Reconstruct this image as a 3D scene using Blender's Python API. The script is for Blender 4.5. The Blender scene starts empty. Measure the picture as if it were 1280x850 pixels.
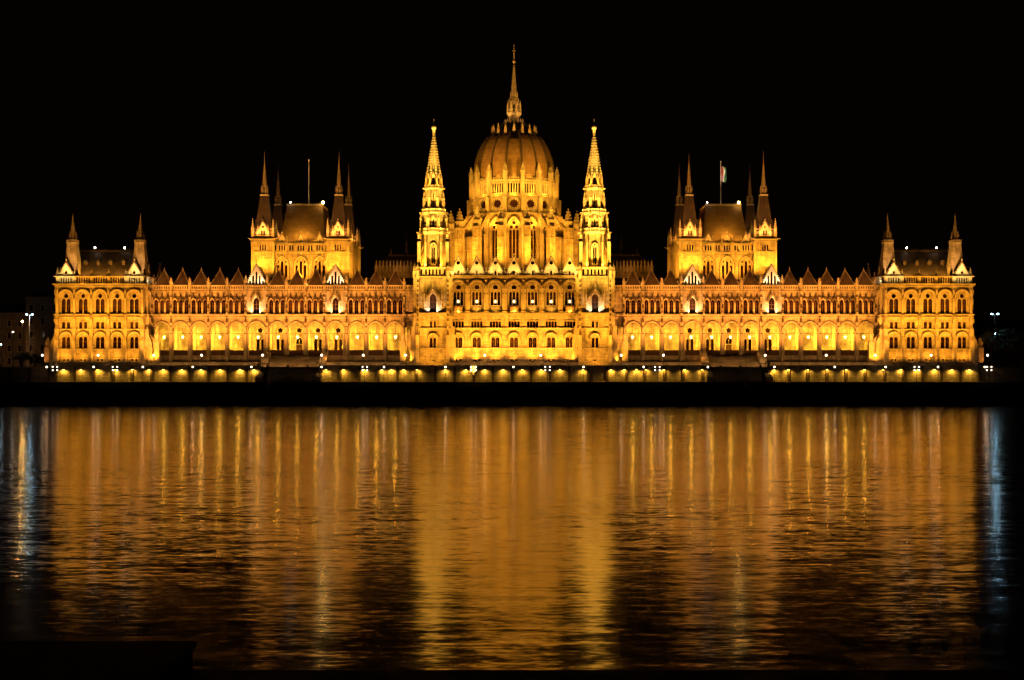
import bpy, math, random
from mathutils import Matrix, Vector
from mathutils.geometry import delaunay_2d_cdt
random.seed(7)
PI = math.pi
SC = bpy.context.scene
COL = SC.collection
# ---------------------------------------------------------------- survey scale
FOC, DIST, EYE, HOR, CX = 1862.0, 430.0, 9.0, 465.0, 642.5
class Pl:
    """metric scale of an upright plane standing Y metres behind the river front"""
    def __init__(s, Y): s.Y = Y; s.k = (DIST + Y) / FOC
    def x(s, off): return off * s.k
    def z(s, py): return EYE + (HOR - py) * s.k
    def l(s, n): return n * s.k

# ---------------------------------------------------------------- materials
def newmat(name):
    m = bpy.data.materials.new(name); m.use_nodes = True
    return m, m.node_tree.nodes, m.node_tree.links, m.node_tree.nodes['Principled BSDF']

def stone(name, a, b, rough=0.85, bw=1.1, bh=0.45, mortar=0.55, stain=0.5, bump=0.25):
    m, N, L, P = newmat(name)
    tc = N.new('ShaderNodeTexCoord')
    sep = N.new('ShaderNodeSeparateXYZ'); L.new(tc.outputs['Object'], sep.inputs[0])
    add = N.new('ShaderNodeMath'); L.new(sep.outputs[0], add.inputs[0]); L.new(sep.outputs[1], add.inputs[1])
    com = N.new('ShaderNodeCombineXYZ'); L.new(add.outputs[0], com.inputs[0]); L.new(sep.outputs[2], com.inputs[1])
    br = N.new('ShaderNodeTexBrick'); L.new(com.outputs[0], br.inputs['Vector'])
    br.inputs['Scale'].default_value = 1; br.inputs['Brick Width'].default_value = bw
    br.inputs['Row Height'].default_value = bh; br.inputs['Mortar Size'].default_value = 0.03
    br.inputs['Mortar Smooth'].default_value = 0.4
    br.inputs['Color1'].default_value = (*a, 1); br.inputs['Color2'].default_value = (*b, 1)
    br.inputs['Mortar'].default_value = (*[c * mortar for c in b], 1)
    nz = N.new('ShaderNodeTexNoise'); nz.inputs['Scale'].default_value = 0.45; nz.inputs['Detail'].default_value = 6
    L.new(tc.outputs['Object'], nz.inputs['Vector'])
    mp = N.new('ShaderNodeMapping'); mp.inputs['Scale'].default_value = (1.6, 1.6, 0.25)
    L.new(tc.outputs['Object'], mp.inputs['Vector'])
    n2 = N.new('ShaderNodeTexNoise'); n2.inputs['Scale'].default_value = 1.0; n2.inputs['Detail'].default_value = 5
    L.new(mp.outputs[0], n2.inputs['Vector'])
    mul = N.new('ShaderNodeMath'); mul.operation = 'MULTIPLY'
    L.new(nz.outputs['Fac'], mul.inputs[0]); L.new(n2.outputs['Fac'], mul.inputs[1])
    rp = N.new('ShaderNodeValToRGB'); rp.color_ramp.elements[0].position = 0.12; rp.color_ramp.elements[1].position = 0.36
    v = 1 - stain
    rp.color_ramp.elements[0].color = (v, v * 0.97, v * 0.92, 1); rp.color_ramp.elements[1].color = (1, 1, 1, 1)
    L.new(mul.outputs[0], rp.inputs[0])
    mx = N.new('ShaderNodeMixRGB'); mx.blend_type = 'MULTIPLY'; mx.inputs[0].default_value = 1
    L.new(br.outputs['Color'], mx.inputs[1]); L.new(rp.outputs[0], mx.inputs[2])
    L.new(mx.outputs[0], P.inputs['Base Color'])
    P.inputs['Roughness'].default_value = rough
    bp = N.new('ShaderNodeBump'); bp.inputs['Strength'].default_value = bump; bp.inputs['Distance'].default_value = 0.12
    n3 = N.new('ShaderNodeTexNoise'); n3.inputs['Scale'].default_value = 3.0; n3.inputs['Detail'].default_value = 3
    L.new(tc.outputs['Object'], n3.inputs['Vector']); L.new(n3.outputs['Fac'], bp.inputs['Height'])
    L.new(bp.outputs[0], P.inputs['Normal'])
    return m

def plain(name, col, rough=0.6, metal=0.0, var=0.3, scale=1.2, spec=0.5):
    m, N, L, P = newmat(name)
    tc = N.new('ShaderNodeTexCoord'); nz = N.new('ShaderNodeTexNoise')
    nz.inputs['Scale'].default_value = scale; nz.inputs['Detail'].default_value = 5
    L.new(tc.outputs['Object'], nz.inputs['Vector'])
    rp = N.new('ShaderNodeValToRGB'); rp.color_ramp.elements[0].position = 0.3; rp.color_ramp.elements[1].position = 0.7
    rp.color_ramp.elements[0].color = (*[c * (1 - var) for c in col], 1); rp.color_ramp.elements[1].color = (*col, 1)
    L.new(nz.outputs['Fac'], rp.inputs[0]); L.new(rp.outputs[0], P.inputs['Base Color'])
    P.inputs['Roughness'].default_value = rough; P.inputs['Metallic'].default_value = metal
    P.inputs['Specular IOR Level'].default_value = spec
    return m

def emit(name, col, strength):
    m, N, L, P = newmat(name)
    P.inputs['Base Color'].default_value = (*col, 1)
    P.inputs['Emission Color'].default_value = (*col, 1); P.inputs['Emission Strength'].default_value = strength
    return m

LIME = stone('limestone', (0.56, 0.48, 0.36), (0.39, 0.33, 0.24), stain=0.6)
TRIM = stone('carved_limestone', (0.55, 0.48, 0.37), (0.46, 0.39, 0.30), bw=0.6, bh=0.3, mortar=0.75, stain=0.4, bump=0.5)
PALE = stone('pale_limestone', (0.66, 0.62, 0.54), (0.55, 0.51, 0.44), bw=0.6, bh=0.3, mortar=0.8, stain=0.3, bump=0.4)
WINGST = stone('wing_limestone', (0.56, 0.46, 0.36), (0.38, 0.31, 0.24), stain=0.6)
EMB = stone('embankment_stone', (0.40, 0.34, 0.26), (0.27, 0.22, 0.17), bw=1.4, bh=0.5, mortar=0.4, stain=0.55, bump=0.6)
QUAYST = stone('quay_stone', (0.10, 0.085, 0.075), (0.07, 0.06, 0.055), bw=2.0, bh=0.7, mortar=0.5, stain=0.5)
SLATE = stone('slate_roof', (0.075, 0.055, 0.045), (0.05, 0.038, 0.032), rough=0.55, bw=0.6, bh=0.35, mortar=0.5, stain=0.5)
DOMEM = stone('dome_tiles', (0.27, 0.17, 0.075), (0.21, 0.13, 0.058), rough=0.6, bw=0.5, bh=0.28, mortar=0.75, stain=0.35)
RIBM = plain('dark_lead', (0.06, 0.045, 0.035), 0.5)
METAL = plain('painted_iron', (0.03, 0.028, 0.025), 0.5)
GLASS = plain('dark_window_glass', (0.022, 0.008, 0.006), 0.12, var=0.5, scale=0.7)
def vary_glass():
    N, L = GLASS.node_tree.nodes, GLASS.node_tree.links; P = N['Principled BSDF']; src = P.inputs['Base Color'].links[0].from_socket
    oi = N.new('ShaderNodeObjectInfo'); rp = N.new('ShaderNodeValToRGB'); L.new(oi.outputs['Random'], rp.inputs[0])
    rp.color_ramp.elements[0].position = .45; rp.color_ramp.elements[0].color = (1, 1, 1, 1); rp.color_ramp.elements[1].position = 1; rp.color_ramp.elements[1].color = (2.6, 3, 2.6, 1)
    mx = N.new('ShaderNodeMixRGB'); mx.blend_type = 'MULTIPLY'; mx.inputs[0].default_value = 1; L.new(src, mx.inputs[1]); L.new(rp.outputs[0], mx.inputs[2]); L.new(mx.outputs[0], P.inputs['Base Color'])
vary_glass()
WOOD = plain('dark_timber', (0.09, 0.035, 0.018), 0.55)
DARK_SHADE = stone('dark_stone_and_shade_lines', (0.115, 0.07, 0.045), (0.07, 0.045, 0.03), bw=.6, bh=.3, stain=.5)  # dark stone; on ledges and arch rings it paints the relief's shadow lines
PARST = stone('dark_red_stone', (0.20, 0.10, 0.06), (0.15, 0.075, 0.05), bw=.8, bh=.3)  # darker and redder than the wall stone
BRONZE = stone('bronze_roof', (0.17, 0.12, 0.075), (0.12, 0.085, 0.055), rough=.45, bw=.5, bh=.3, mortar=.6)
REDB = plain('red_cloth_balcony', (0.16, 0.05, 0.03), 0.8)
ASPH = plain('asphalt', (0.05, 0.048, 0.045), 0.75)
GROUND = plain('ground_soil', (0.04, 0.038, 0.03), 0.9, scale=0.2)
BARK = plain('bark', (0.06, 0.045, 0.03), 0.9)
LEAF = plain('leaves', (0.05, 0.075, 0.025), 0.6, scale=0.6)
PLAST = stone('old_plaster', (0.22, 0.17, 0.12), (0.19, 0.145, 0.10), bw=3, bh=1, mortar=0.85, stain=0.45)
E_WHITE = emit('white_globe_glow', (1.0, 0.80, 0.55), 7)
E_CAND = emit('candelabra_glow', (1.0, 0.84, 0.62), 6)
E_WARM = emit('warm_globe_glow', (1.0, 0.62, 0.22), 9)
E_LANT = emit('lantern_glow', (1.0, 0.62, 0.16), 9)
E_SCON = emit('wall_light_glow', (1.0, 0.66, 0.16), 14)
E_COLD = emit('cold_lamp_glow', (0.5, 0.80, 1.0), 34)
E_ROOF = emit('roof_flood_glow', (1.0, 0.86, 0.70), 40)
E_ORNG = emit('orange_flood_glow', (1.0, 0.55, 0.12), 150)
FLR = plain('flag_red', (0.35, 0.03, 0.03), 0.8); FLW = plain('flag_white', (0.8, 0.8, 0.78), 0.8, var=0.1); FLG = plain('flag_green', (0.03, 0.16, 0.07), 0.8)

# ---------------------------------------------------------------- mesh builder
class MB:
    def __init__(s): s.v = []; s.f = []; s.m = []; s.mats = []; s.M = Matrix(); s.cm = 0
    def mat(s, m):
        if m not in s.mats: s.mats.append(m)
        s.cm = s.mats.index(m); return s
    def at(s, M=None): s.M = M or Matrix(); return s
    def add(s, vs, fs):
        b = len(s.v); flip = s.M.determinant() < 0
        for p in vs: q = s.M @ Vector(p); s.v.append((q.x, q.y, q.z))
        for f in fs:
            g = [b + i for i in f]
            if flip: g.reverse()
            s.f.append(g); s.m.append(s.cm)
    def box(s, x0, x1, y0, y1, z0, z1):
        if x0 > x1: x0, x1 = x1, x0
        s.add([(x0,y0,z0),(x1,y0,z0),(x1,y1,z0),(x0,y1,z0),(x0,y0,z1),(x1,y0,z1),(x1,y1,z1),(x0,y1,z1)],
              [(3,2,1,0),(4,5,6,7),(0,1,5,4),(1,2,6,5),(2,3,7,6),(3,0,4,7)])
    def prism(s, pts, y0, y1):
        n = len(pts)
        s.add([(x,y0,z) for x,z in pts] + [(x,y1,z) for x,z in pts],
              [tuple(range(n)), tuple(range(2*n-1, n-1, -1))] + [(i, n+i, n+(i+1)%n, (i+1)%n) for i in range(n)])
    def wall(s, outer, holes, y=0.0, depth=0.5, back=False):
        pts = [Vector(p) for p in outer]; edges = [(i, (i+1) % len(outer)) for i in range(len(outer))]
        for h in holes:
            b = len(pts); pts += [Vector(p) for p in h]; edges += [(b+i, b+(i+1) % len(h)) for i in range(len(h))]
        r = delaunay_2d_cdt(pts, edges, [], 0, 1e-5)
        vs, fs = r[0], r[2]
        keep = []
        for f in fs:
            c = sum((vs[i] for i in f), Vector((0, 0))) / len(f)
            if pip(c, outer) and not any(pip(c, h) for h in holes):
                a = (vs[f[1]]-vs[f[0]]).cross(vs[f[2]]-vs[f[0]])
                keep.append(tuple(f) if a > 0 else tuple(reversed(f)))
        s.add([(p.x, y, p.y) for p in vs], keep)
        for h in holes:
            n = len(h)
            s.add([(px, y, pz) for px, pz in h] + [(px, y+depth, pz) for px, pz in h],
                  [((i+1) % n, i, n+i, n+(i+1) % n) for i in range(n)])
    def rim(s, h, t, y0, y1):
        """raised moulding round an opening"""
        n = len(h); o = offset(h, t)
        vs = [(a, y0, b) for a, b in h] + [(a, y0, b) for a, b in o] + [(a, y1, b) for a, b in o] + [(a, y1, b) for a, b in h]
        fs = []
        for i in range(n):
            j = (i+1) % n
            fs += [(i, n+i, n+j, j), (n+i, 2*n+i, 2*n+j, n+j), (3*n+i, i, j, 3*n+j)]
        s.add(vs, fs)
    def arc(s, cx, zs, r, t, y0, y1, e=0.0, n=12, legs=0.0):
        """arch moulding: inner radius r, thickness t"""
        a = arch(cx, zs-legs, zs, 2*r, e, n)[1:]; a = a[:-1] if False else a
        inner = archline(cx, zs, r, e, n); outer = archline(cx, zs, r+t, e, n)
        if legs: inner = [(cx+r, zs-legs)] + inner + [(cx-r, zs-legs)]; outer = [(cx+r+t, zs-legs)] + outer + [(cx-r-t, zs-legs)]
        m = len(inner)
        vs = [(x,y0,z) for x,z in inner] + [(x,y0,z) for x,z in outer] + [(x,y1,z) for x,z in outer] + [(x,y1,z) for x,z in inner]
        fs = [(0,3*m,2*m,m), (m-1, 2*m-1, 3*m-1, 4*m-1)]
        for i in range(m-1):
            fs += [(i, m+i, m+i+1, i+1), (m+i, 2*m+i, 2*m+i+1, m+i+1), (3*m+i, i, i+1, 3*m+i+1)]
        s.add(vs, fs)
    def darc(s, cx, zs, r, t, y0, y1, e=0.0, n=14, legs=0.0, w=.17):
        """arch moulding with a thin dark ring above it, painted as its shadow line"""
        k = s.mats[s.cm]; s.arc(cx, zs, r, t, y0, y1, e, n, legs); s.mat(DARK_SHADE); s.arc(cx, zs, r+t, w, y0-.06, y1, e, n, legs); s.mat(k)
    def course(s, x0, x1, y0, y1, z0, z1, w=.08):
        """string course with a dark strip on top, painted as its shadow line"""
        k = s.mats[s.cm]; s.box(x0, x1, y0, y1, z0, z1); s.mat(DARK_SHADE); s.box(x0, x1, y0+min(.25, (y1-y0)*.6), y1, z1, z1+w); s.mat(k)
    def frus(s, cx, cy, z0, z1, r0, r1, n=8, rot=None, cap=True):
        rot = PI/n if rot is None else rot
        c0 = [(cx+r0*math.cos(rot+2*PI*i/n), cy+r0*math.sin(rot+2*PI*i/n), z0) for i in range(n)]
        fs = []
        if r1 < 1e-4:
            s.add(c0 + [(cx, cy, z1)], [(i, (i+1) % n, n) for i in range(n)] + ([tuple(range(n-1,-1,-1))] if cap else [])); return
        c1 = [(cx+r1*math.cos(rot+2*PI*i/n), cy+r1*math.sin(rot+2*PI*i/n), z1) for i in range(n)]
        fs = [(i, (i+1) % n, n+(i+1) % n, n+i) for i in range(n)]
        if cap: fs += [tuple(range(n-1,-1,-1)), tuple(range(n, 2*n))]
        s.add(c0+c1, fs)
    def lathe(s, cx, cy, prof, n=16, rot=None):
        for (r0, z0), (r1, z1) in zip(prof, prof[1:]):
            if abs(z1-z0) < 1e-6 and abs(r1-r0) < 1e-6: continue
            s.frus(cx, cy, z0, z1, max(r0,1e-3), r1, n, rot, cap=False)
    def bar(s, a, b, r0, r1=None, n=6):
        a, b = Vector(a), Vector(b); r1 = r0 if r1 is None else r1
        d = (b-a); q = d.to_track_quat('Z', 'Y'); vs = []
        for p, r in ((a, r0), (b, r1)):
            for i in range(n): vs.append(p + q @ Vector((r*math.cos(2*PI*i/n), r*math.sin(2*PI*i/n), 0)))
        s.add(vs, [(i, (i+1) % n, n+(i+1) % n, n+i) for i in range(n)] + [tuple(range(n-1,-1,-1)), tuple(range(n, 2*n))])
    def ball(s, cx, cy, cz, r, n=8, m=6, sz=1.0):
        prof = [(r*math.sin(PI*i/m), cz-r*sz*math.cos(PI*i/m)) for i in range(m+1)]
        s.lathe(cx, cy, prof, n)
    def spire(s, cx, cy, z0, z1, r, n=8, crock=12, csz=0.16, fin=0.0):
        s.frus(cx, cy, z0, z1, r, r*0.06, n)
        rot = PI/n
        for k in range(crock):
            t = (k+0.5)/crock; rr = r*(1-t*0.94); z = z0+(z1-z0)*t; c = csz*(1-0.45*t)
            for i in range(n):
                a = rot+2*PI*i/n; x = cx+(rr+c*0.5)*math.cos(a); y = cy+(rr+c*0.5)*math.sin(a)
                s.box(x-c, x+c, y-c, y+c, z-c*0.8, z+c*0.8)
        if fin:
            s.frus(cx, cy, z1, z1+fin, r*0.07, 0.02, 6)
            s.ball(cx, cy, z1+fin*0.12, r*0.22, 6, 4); s.ball(cx, cy, z1+fin*0.45, r*0.14, 6, 4)
    def pinnacle(s, cx, cy, z0, h, w, shaft=0.45):
        zs = z0+h*shaft
        s.box(cx-w/2, cx+w/2, cy-w/2, cy+w/2, z0, zs)
        s.box(cx-w*0.62, cx+w*0.62, cy-w*0.62, cy+w*0.62, zs, zs+w*0.22)
        z2 = zs+w*0.22
        s.frus(cx, cy, z2, z0+h, w*0.62, 0.02, 4, PI/4)
        for t in (0.25, 0.5, 0.72):
            r = w*0.62*(1-t)*0.9; z = z2+(z0+h-z2)*t; c = w*0.12
            for i in range(4):
                a = PI/4+i*PI/2; x = cx+(r+c*.5)*math.cos(a); y = cy+(r+c*.5)*math.sin(a)
                s.box(x-c, x+c, y-c, y+c, z-c, z+c)
        s.ball(cx, cy, z0+h, w*0.16, 5, 4)
    def balus(s, x0, x1, y, z, h, step=0.55, w=0.16, t=0.3):
        s.box(x0, x1, y-t/2, y+t/2, z, z+h*0.14); s.box(x0, x1, y-t/2-0.04, y+t/2+0.04, z+h*0.84, z+h)
        n = max(2, round((x1-x0)/step))
        for i in range(n+1):
            x = x0+(x1-x0)*i/n; x = min(max(x, x0+w/2+0.002), x1-w/2-0.002)
            s.box(x-w/2, x+w/2, y-w/2, y+w/2, z+h*0.14, z+h*0.84)
    def ring_balus(s, cx, cy, r, z, h, n=8, per=5, rot=None, w=0.14, t=0.26):
        """balustrade round an n-sided gallery (r = corner radius)"""
        keep = s.M.copy(); ap = r*math.cos(PI/n); half = r*math.sin(PI/n)
        for i in range(n):
            a = 2*PI*i/n if rot is None else rot+2*PI*i/n
            s.M = keep @ Matrix.Translation((cx, cy, 0)) @ Matrix.Rotation(a, 4, 'Z') @ Matrix.Translation((0, -ap, 0))
            s.balus(-half, half, 0, z, h, 2*half/per, w, t)
        s.M = keep
    def gable(s, cx, z0, w, h, y, t, holes=(), crock=7, csz=0.22, fin=1.0, legs=0.0):
        """steep gable wall with pierced openings, crocketed edges and finial"""
        out = [(cx-w/2, z0), (cx+w/2, z0), (cx+w/2, z0+legs), (cx, z0+h), (cx-w/2, z0+legs)] if legs else [(cx-w/2, z0), (cx+w/2, z0), (cx, z0+h)]
        s.wall(out, holes, y, t); b = [(x, y+t, z) for x, z in out]
        n = len(out); s.add([(x, y, z) for x, z in out] + b, [(i, n+i, n+(i+1) % n, (i+1) % n) for i in range(n)])
        for sg in (-1, 1):
            p0 = Vector((cx+sg*w/2, y, z0+legs)); p1 = Vector((cx, y, z0+h))
            d = (p1-p0); nrm = Vector((sg*d.z, 0, -sg*d.x)).normalized()*(csz*0.6)
            q = [(p0.x, p0.z), (p1.x, p1.z), (p1.x+nrm.x, p1.z+abs(nrm.z)+0.1), (p0.x+nrm.x, p0.z+nrm.z)]
            if sg < 0: q.reverse()
            k = s.mats[s.cm]; s.mat(DARK_SHADE); s.prism(q[::-1], y-0.12, y+t+0.12); s.mat(k)
            for k in range(crock):
                p = p0.lerp(p1, (k+0.5)/crock) + nrm*1.6
                s.box(p.x-csz*.5, p.x+csz*.5, y-0.02, y+t+0.02, p.z-csz*.5, p.z+csz*.5)
        s.frus(cx, y+t/2, z0+h, z0+h+fin, 0.13, 0.05, 4); s.ball(cx, y+t/2, z0+h+fin*0.75, 0.25, 6, 4)
    def build(s, name, parent=None, label=None, origin=None, smooth=False):
        me = bpy.data.meshes.new(name)
        if origin is not None:
            ox, oy, oz = origin; vs = [(a-ox, b-oy, c-oz) for a, b, c in s.v]
        else: vs = s.v
        me.from_pydata(vs, [], s.f)
        for m in s.mats: me.materials.append(m)
        me.polygons.foreach_set('material_index', s.m)
        if smooth: me.polygons.foreach_set('use_smooth', [True]*len(s.f))
        me.update()
        o = bpy.data.objects.new(name, me); COL.objects.link(o)
        if origin is not None: o.location = origin
        if parent: o.parent = parent
        if label: o['label'] = label
        return o

def pip(p, poly):
    x, y = p[0], p[1]; c = False; n = len(poly); j = n-1
    for i in range(n):
        xi, yi = poly[i]; xj, yj = poly[j]
        if (yi > y) != (yj > y) and x < (xj-xi)*(y-yi)/(yj-yi)+xi: c = not c
        j = i
    return c
def offset(h, t):
    n = len(h); out = []
    ar = sum(h[i][0]*h[(i+1) % n][1]-h[(i+1) % n][0]*h[i][1] for i in range(n)); sg = 1 if ar > 0 else -1
    for i in range(n):
        a, b, c = Vector(h[i-1]), Vector(h[i]), Vector(h[(i+1) % n])
        d1 = (b-a).normalized(); d2 = (c-b).normalized()
        n1 = Vector((d1.y, -d1.x))*sg; n2 = Vector((d2.y, -d2.x))*sg
        m = n1+n2; m = m/max(m.dot(m)/2, 0.35)
        out.append((b.x+m.x*t, b.y+m.y*t))
    return out
def archline(cx, zs, r, e=0.0, n=10):
    """right springer -> apex -> left springer; e = pointedness"""
    R = r+e; pts = []; am = math.acos(e/R) if e > 0 else PI/2
    for i in range(n//2+1):
        a = am*i/(n//2); pts.append((cx-e+R*math.cos(a), zs+R*math.sin(a)))
    left = [(2*cx-x, z) for x, z in reversed(pts[:-1])]
    return pts+left
def arch(cx, z0, zs, w, e=0.0, n=8):
    return [(cx-w/2, z0), (cx+w/2, z0)] + archline(cx, zs, w/2, e, n)
def rect(cx, z0, z1, w): return [(cx-w/2, z0), (cx+w/2, z0), (cx+w/2, z1), (cx-w/2, z1)]
def circ(cx, cz, r, n=14): return [(cx+r*math.cos(2*PI*i/n), cz+r*math.sin(2*PI*i/n)) for i in range(n)]
def flower(cx, cz, r, k=5, n=30, d=0.22): return [(cx+r*(1-d*abs(math.sin(k*PI*i/n)))*math.cos(2*PI*i/n+PI/2), cz+r*(1-d*abs(math.sin(k*PI*i/n)))*math.sin(2*PI*i/n+PI/2)) for i in range(n)]
def shift(h, dx, dz): return [(x+dx, z+dz) for x, z in h]

class Win:
    """a window type: openings (local), and one shared mesh of surround, bars and panes"""
    def __init__(s, name, holes, trim=0.12, hood=None, glass_y=0.38, bars=(), mat=TRIM, depth=0.45, extra=None, proud=0.1, transom=()):
        s.name, s.holes, s.depth = name, holes, depth; s.first = None; s.me = None
        b = MB()
        b.mat(mat)
        for h in holes: b.rim(h, trim, -proud, 0.15)
        if hood: hood(b)
        if extra: extra(b)
        b.mat(GLASS)
        for h in holes: b.prism(offset(h, 0.04), glass_y, glass_y+0.03)
        b.mat(mat if not bars and not transom else TRIM)
        for (x0, x1, z0, z1) in bars: b.box(x0, x1, glass_y-0.12, glass_y-0.01, z0, z1)
        b.mat(WOOD)
        for (x0, x1, z0, z1) in transom: b.box(x0, x1, glass_y-0.07, glass_y-0.012, z0, z1)
        s.b = b
    def put(s, parent, M):
        if s.me is None:
            o = s.b.build(s.name, parent); s.me = o.data; s.b = None
        else:
            o = bpy.data.objects.new(s.name, s.me); COL.objects.link(o); o.parent = parent
        o.matrix_local = M
        return o
class Panel:
    """flat wall panel: front plane with real openings, windows set in them"""
    def __init__(s, b, parent, M=None): s.b, s.parent, s.M, s.h, s.w = b, parent, M or Matrix(), [], []
    def win(s, w, x, z):
        s.h += [shift(h, x, z) for h in w.holes]; s.w.append((w, x, z))
    def hole(s, h): s.h.append(h)
    def done(s, x0, x1, z0, z1, depth=0.45, y=0.0, outer=None):
        keep = s.b.M; s.b.M = s.M
        s.b.wall(outer or [(x0, z0), (x1, z0), (x1, z1), (x0, z1)], s.h, y, depth)
        s.b.M = keep
        for w, x, z in s.w: w.put(s.parent, s.M @ Matrix.Translation((x, y, z)))

def empty(name, loc=(0,0,0), label=None, cat=None, group=None, kind=None):
    o = bpy.data.objects.new(name, None); COL.objects.link(o); o.location = loc
    return tag(o, label, cat, group, kind)
def tag(o, label=None, cat=None, group=None, kind=None):
    if label: o['label'] = label
    if cat: o['category'] = cat
    if group: o['group'] = group
    if kind: o['kind'] = kind
    return o
def T(x=0, y=0, z=0): return Matrix.Translation((x, y, z))
def RZ(a): return Matrix.Rotation(a, 4, 'Z')

NL = [0]; KS, KP = 7.7, 2.2
YEL, ORN, WHT, PINK = (1.0, 0.38, 0.022), (1.0, 0.33, 0.05), (1.0, 0.50, 0.09), (1.0, 0.345, 0.042)
def spot(loc, target, power, col=YEL, ang=100, blend=0.9, size=0.15):
    d = bpy.data.lights.new('spot', 'SPOT'); d.energy = power*KS; d.color = col; d.spot_size = math.radians(ang); d.spot_blend = blend; d.shadow_soft_size = size
    o = bpy.data.objects.new('flood_and_fill_beam', d); COL.objects.link(o); o.location = loc  # one name for floodlights and for the unseen added fill spots
    o.rotation_euler = (Vector(target)-Vector(loc)).to_track_quat('-Z', 'Y').to_euler(); NL[0] += 1
def point(loc, power, col=YEL, size=0.12):
    d = bpy.data.lights.new('point', 'POINT'); d.energy = power*KP; d.color = col; d.shadow_soft_size = size
    o = bpy.data.objects.new('lamp_light', d); COL.objects.link(o); o.location = loc; NL[0] += 1

BLD = empty('parliament_building', (0, 0, 0), 'vast floodlit neo-gothic parliament with central ribbed dome, spires and arcaded wings along the river', 'building')
ZG = 10.45                                   # terrace level
# ================================================================ CENTRAL BLOCK
p0 = Pl(0)
def central():
    b = MB().mat(LIME); P = p0; root = b_obj = None
    part = bpy.data.objects.new('central_block', None)
    # build the wall mesh last, windows need the parent: use a placeholder object first
    me = bpy.data.meshes.new('central_block'); part = bpy.data.objects.new('central_block', me); COL.objects.link(part); part.parent = BLD
    W = P.x(79); bays = [P.x(23.25)*(i-3) for i in range(7)]; l = P.l
    def mold(b, x0, x1, py, h, d): b.box(x0, x1, -d, 0.1, P.z(py)-h/2, P.z(py)+h/2)
    base_w = Win('basement_window', [rect(-l(2.6), 0, l(3.0), l(2.8)), rect(l(2.6), 0, l(3.0), l(2.8))], trim=0.1)
    def hoodf(r, zs, t=0.22): return lambda q: q.darc(0, zs, r, t*1.5, -0.5, 0.02, 0.0, 14, legs=0.3)
    h1 = l(10.6)
    tw = Win('arched_window', [arch(-l(2.75), 0, h1, l(4.7)), arch(l(2.75), 0, h1, l(4.7))], trim=0.14,
             hood=hoodf(l(5.9), l(11.6)), transom=[(-l(4.6), l(4.6), l(7), l(7)+0.1), (-l(2.6)-.05, -l(2.6)+.05, 0, l(11)), (l(2.6)-.05, l(2.6)+.05, 0, l(11))])
    mz = Win('mezzanine_window', [rect(l(x), 0, l(7.8), l(3.0)) for x in (-5.55, -1.85, 1.85, 5.55)], trim=0.12,
             extra=lambda q: q.box(-l(7.6), l(7.6), -0.2, 0.0, l(8.6), l(9.3)))
    p1 = Panel(b, part)
    for x in bays:
        p1.win(base_w, x, P.z(452)); p1.win(tw, x, P.z(434.6)); p1.win(mz, x, P.z(409.6))
    p1.done(-W, W, P.z(453), P.z(393), 0.5)
    # main storey: blind arches then window wall
    p2 = Panel(b, part)
    for x in bays: p2.hole(arch(x, P.z(389), P.z(360.2), l(16.4), 0, 18))
    p2.done(-W, W, P.z(393), P.z(345), 0.9)
    mw = Win('main_window', [arch(l(x), 0, l(15), l(3.2), 0.06, 6) for x in (-4.3, 0, 4.3)] + [circ(0, l(22.4), l(3.2))], trim=0.12, mat=TRIM,
             transom=[(-l(5.7), l(5.7), l(11.2), l(11.7))])
    p3 = Panel(b, part, T(0, 0.9, 0))
    for x in bays: p3.win(mw, x, P.z(381.4))
    p3.done(-W, W, P.z(393), P.z(345.3), 0.5)
    b.mat(TRIM)
    for x in bays:
        b.darc(x, P.z(360.2), l(8.2), l(1.1), -0.42, 0.0, 0, 20, legs=0.0); b.arc(x, P.z(360.2), l(10.0), l(.5), -0.6, 0.0, 0, 20, legs=0.0)
        b.darc(x, P.z(360.2), l(6.6), l(0.7), 0.45, 0.85, 0, 18, legs=l(28))
        b.box(x-l(6.2), x+l(6.2), 0.35, 0.88, P.z(382.6), P.z(381.8))
        b.box(x-l(5.8), x+l(5.8), 0.6, 0.88, P.z(389), P.z(383.5))
    xs = [bays[0]-P.x(11.6)] + [x+P.x(11.6) for x in bays]
    for x in xs[1:-1]:                       # clustered shafts between the bays
        for dx, r in ((-0.42, 0.17), (0, 0.26), (0.42, 0.17)):
            b.frus(x+dx, -0.12, P.z(389), P.z(362.5), r, r, 8)
        b.box(x-0.75, x+0.75, -0.5, 0.0, P.z(362.5), P.z(360.6)); b.box(x-0.75, x+0.75, -0.5, 0.0, P.z(391.2), P.z(389))
        b.box(x-0.35, x+0.35, -0.4, 0.0, P.z(360.4), P.z(354)); b.pinnacle(x, -0.2, P.z(354), l(8), 0.55)
    b.mat(DARK_SHADE)
    for x in xs[1:-1]:
        b.prism([(x, P.z(358)), (x+.55, P.z(355.5)), (x, P.z(353)), (x-.55, P.z(355.5))], -.62, -.4)
        for dx in (-.42, .42): b.box(x+dx-.2, x+dx+.2, -.35, -.05, P.z(367)-.12, P.z(367)+.12)
    b.mat(TRIM)
    # string courses
    for py, h, d in ((452.2, 0.35, 0.55), (447.3, .16, .12), (435.3, 0.3, 0.25), (410.3, 0.28, 0.3), (393.6, 0.4, 0.28), (391.6, 0.3, 0.4), (396, 0.15, 0.15), (345, 0.35, 0.45), (346.6, 0.2, 0.35), (362, 0.12, 0.1)):
        b.course(-W, W, -d*1.5, 0.05, P.z(py)-h/2, P.z(py)+h/2)
    n = 110
    for i in range(n):                       # corbel table
        x = -W+(i+0.5)*2*W/n; b.box(x-0.1, x+0.1, -0.3, 0.0, P.z(348.2), P.z(346.9))
    for i in range(n):
        x = -W+(i+0.5)*2*W/n; b.box(x-0.1, x+0.1, -0.35, 0.0, P.z(395.6), P.z(394.6))
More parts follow.
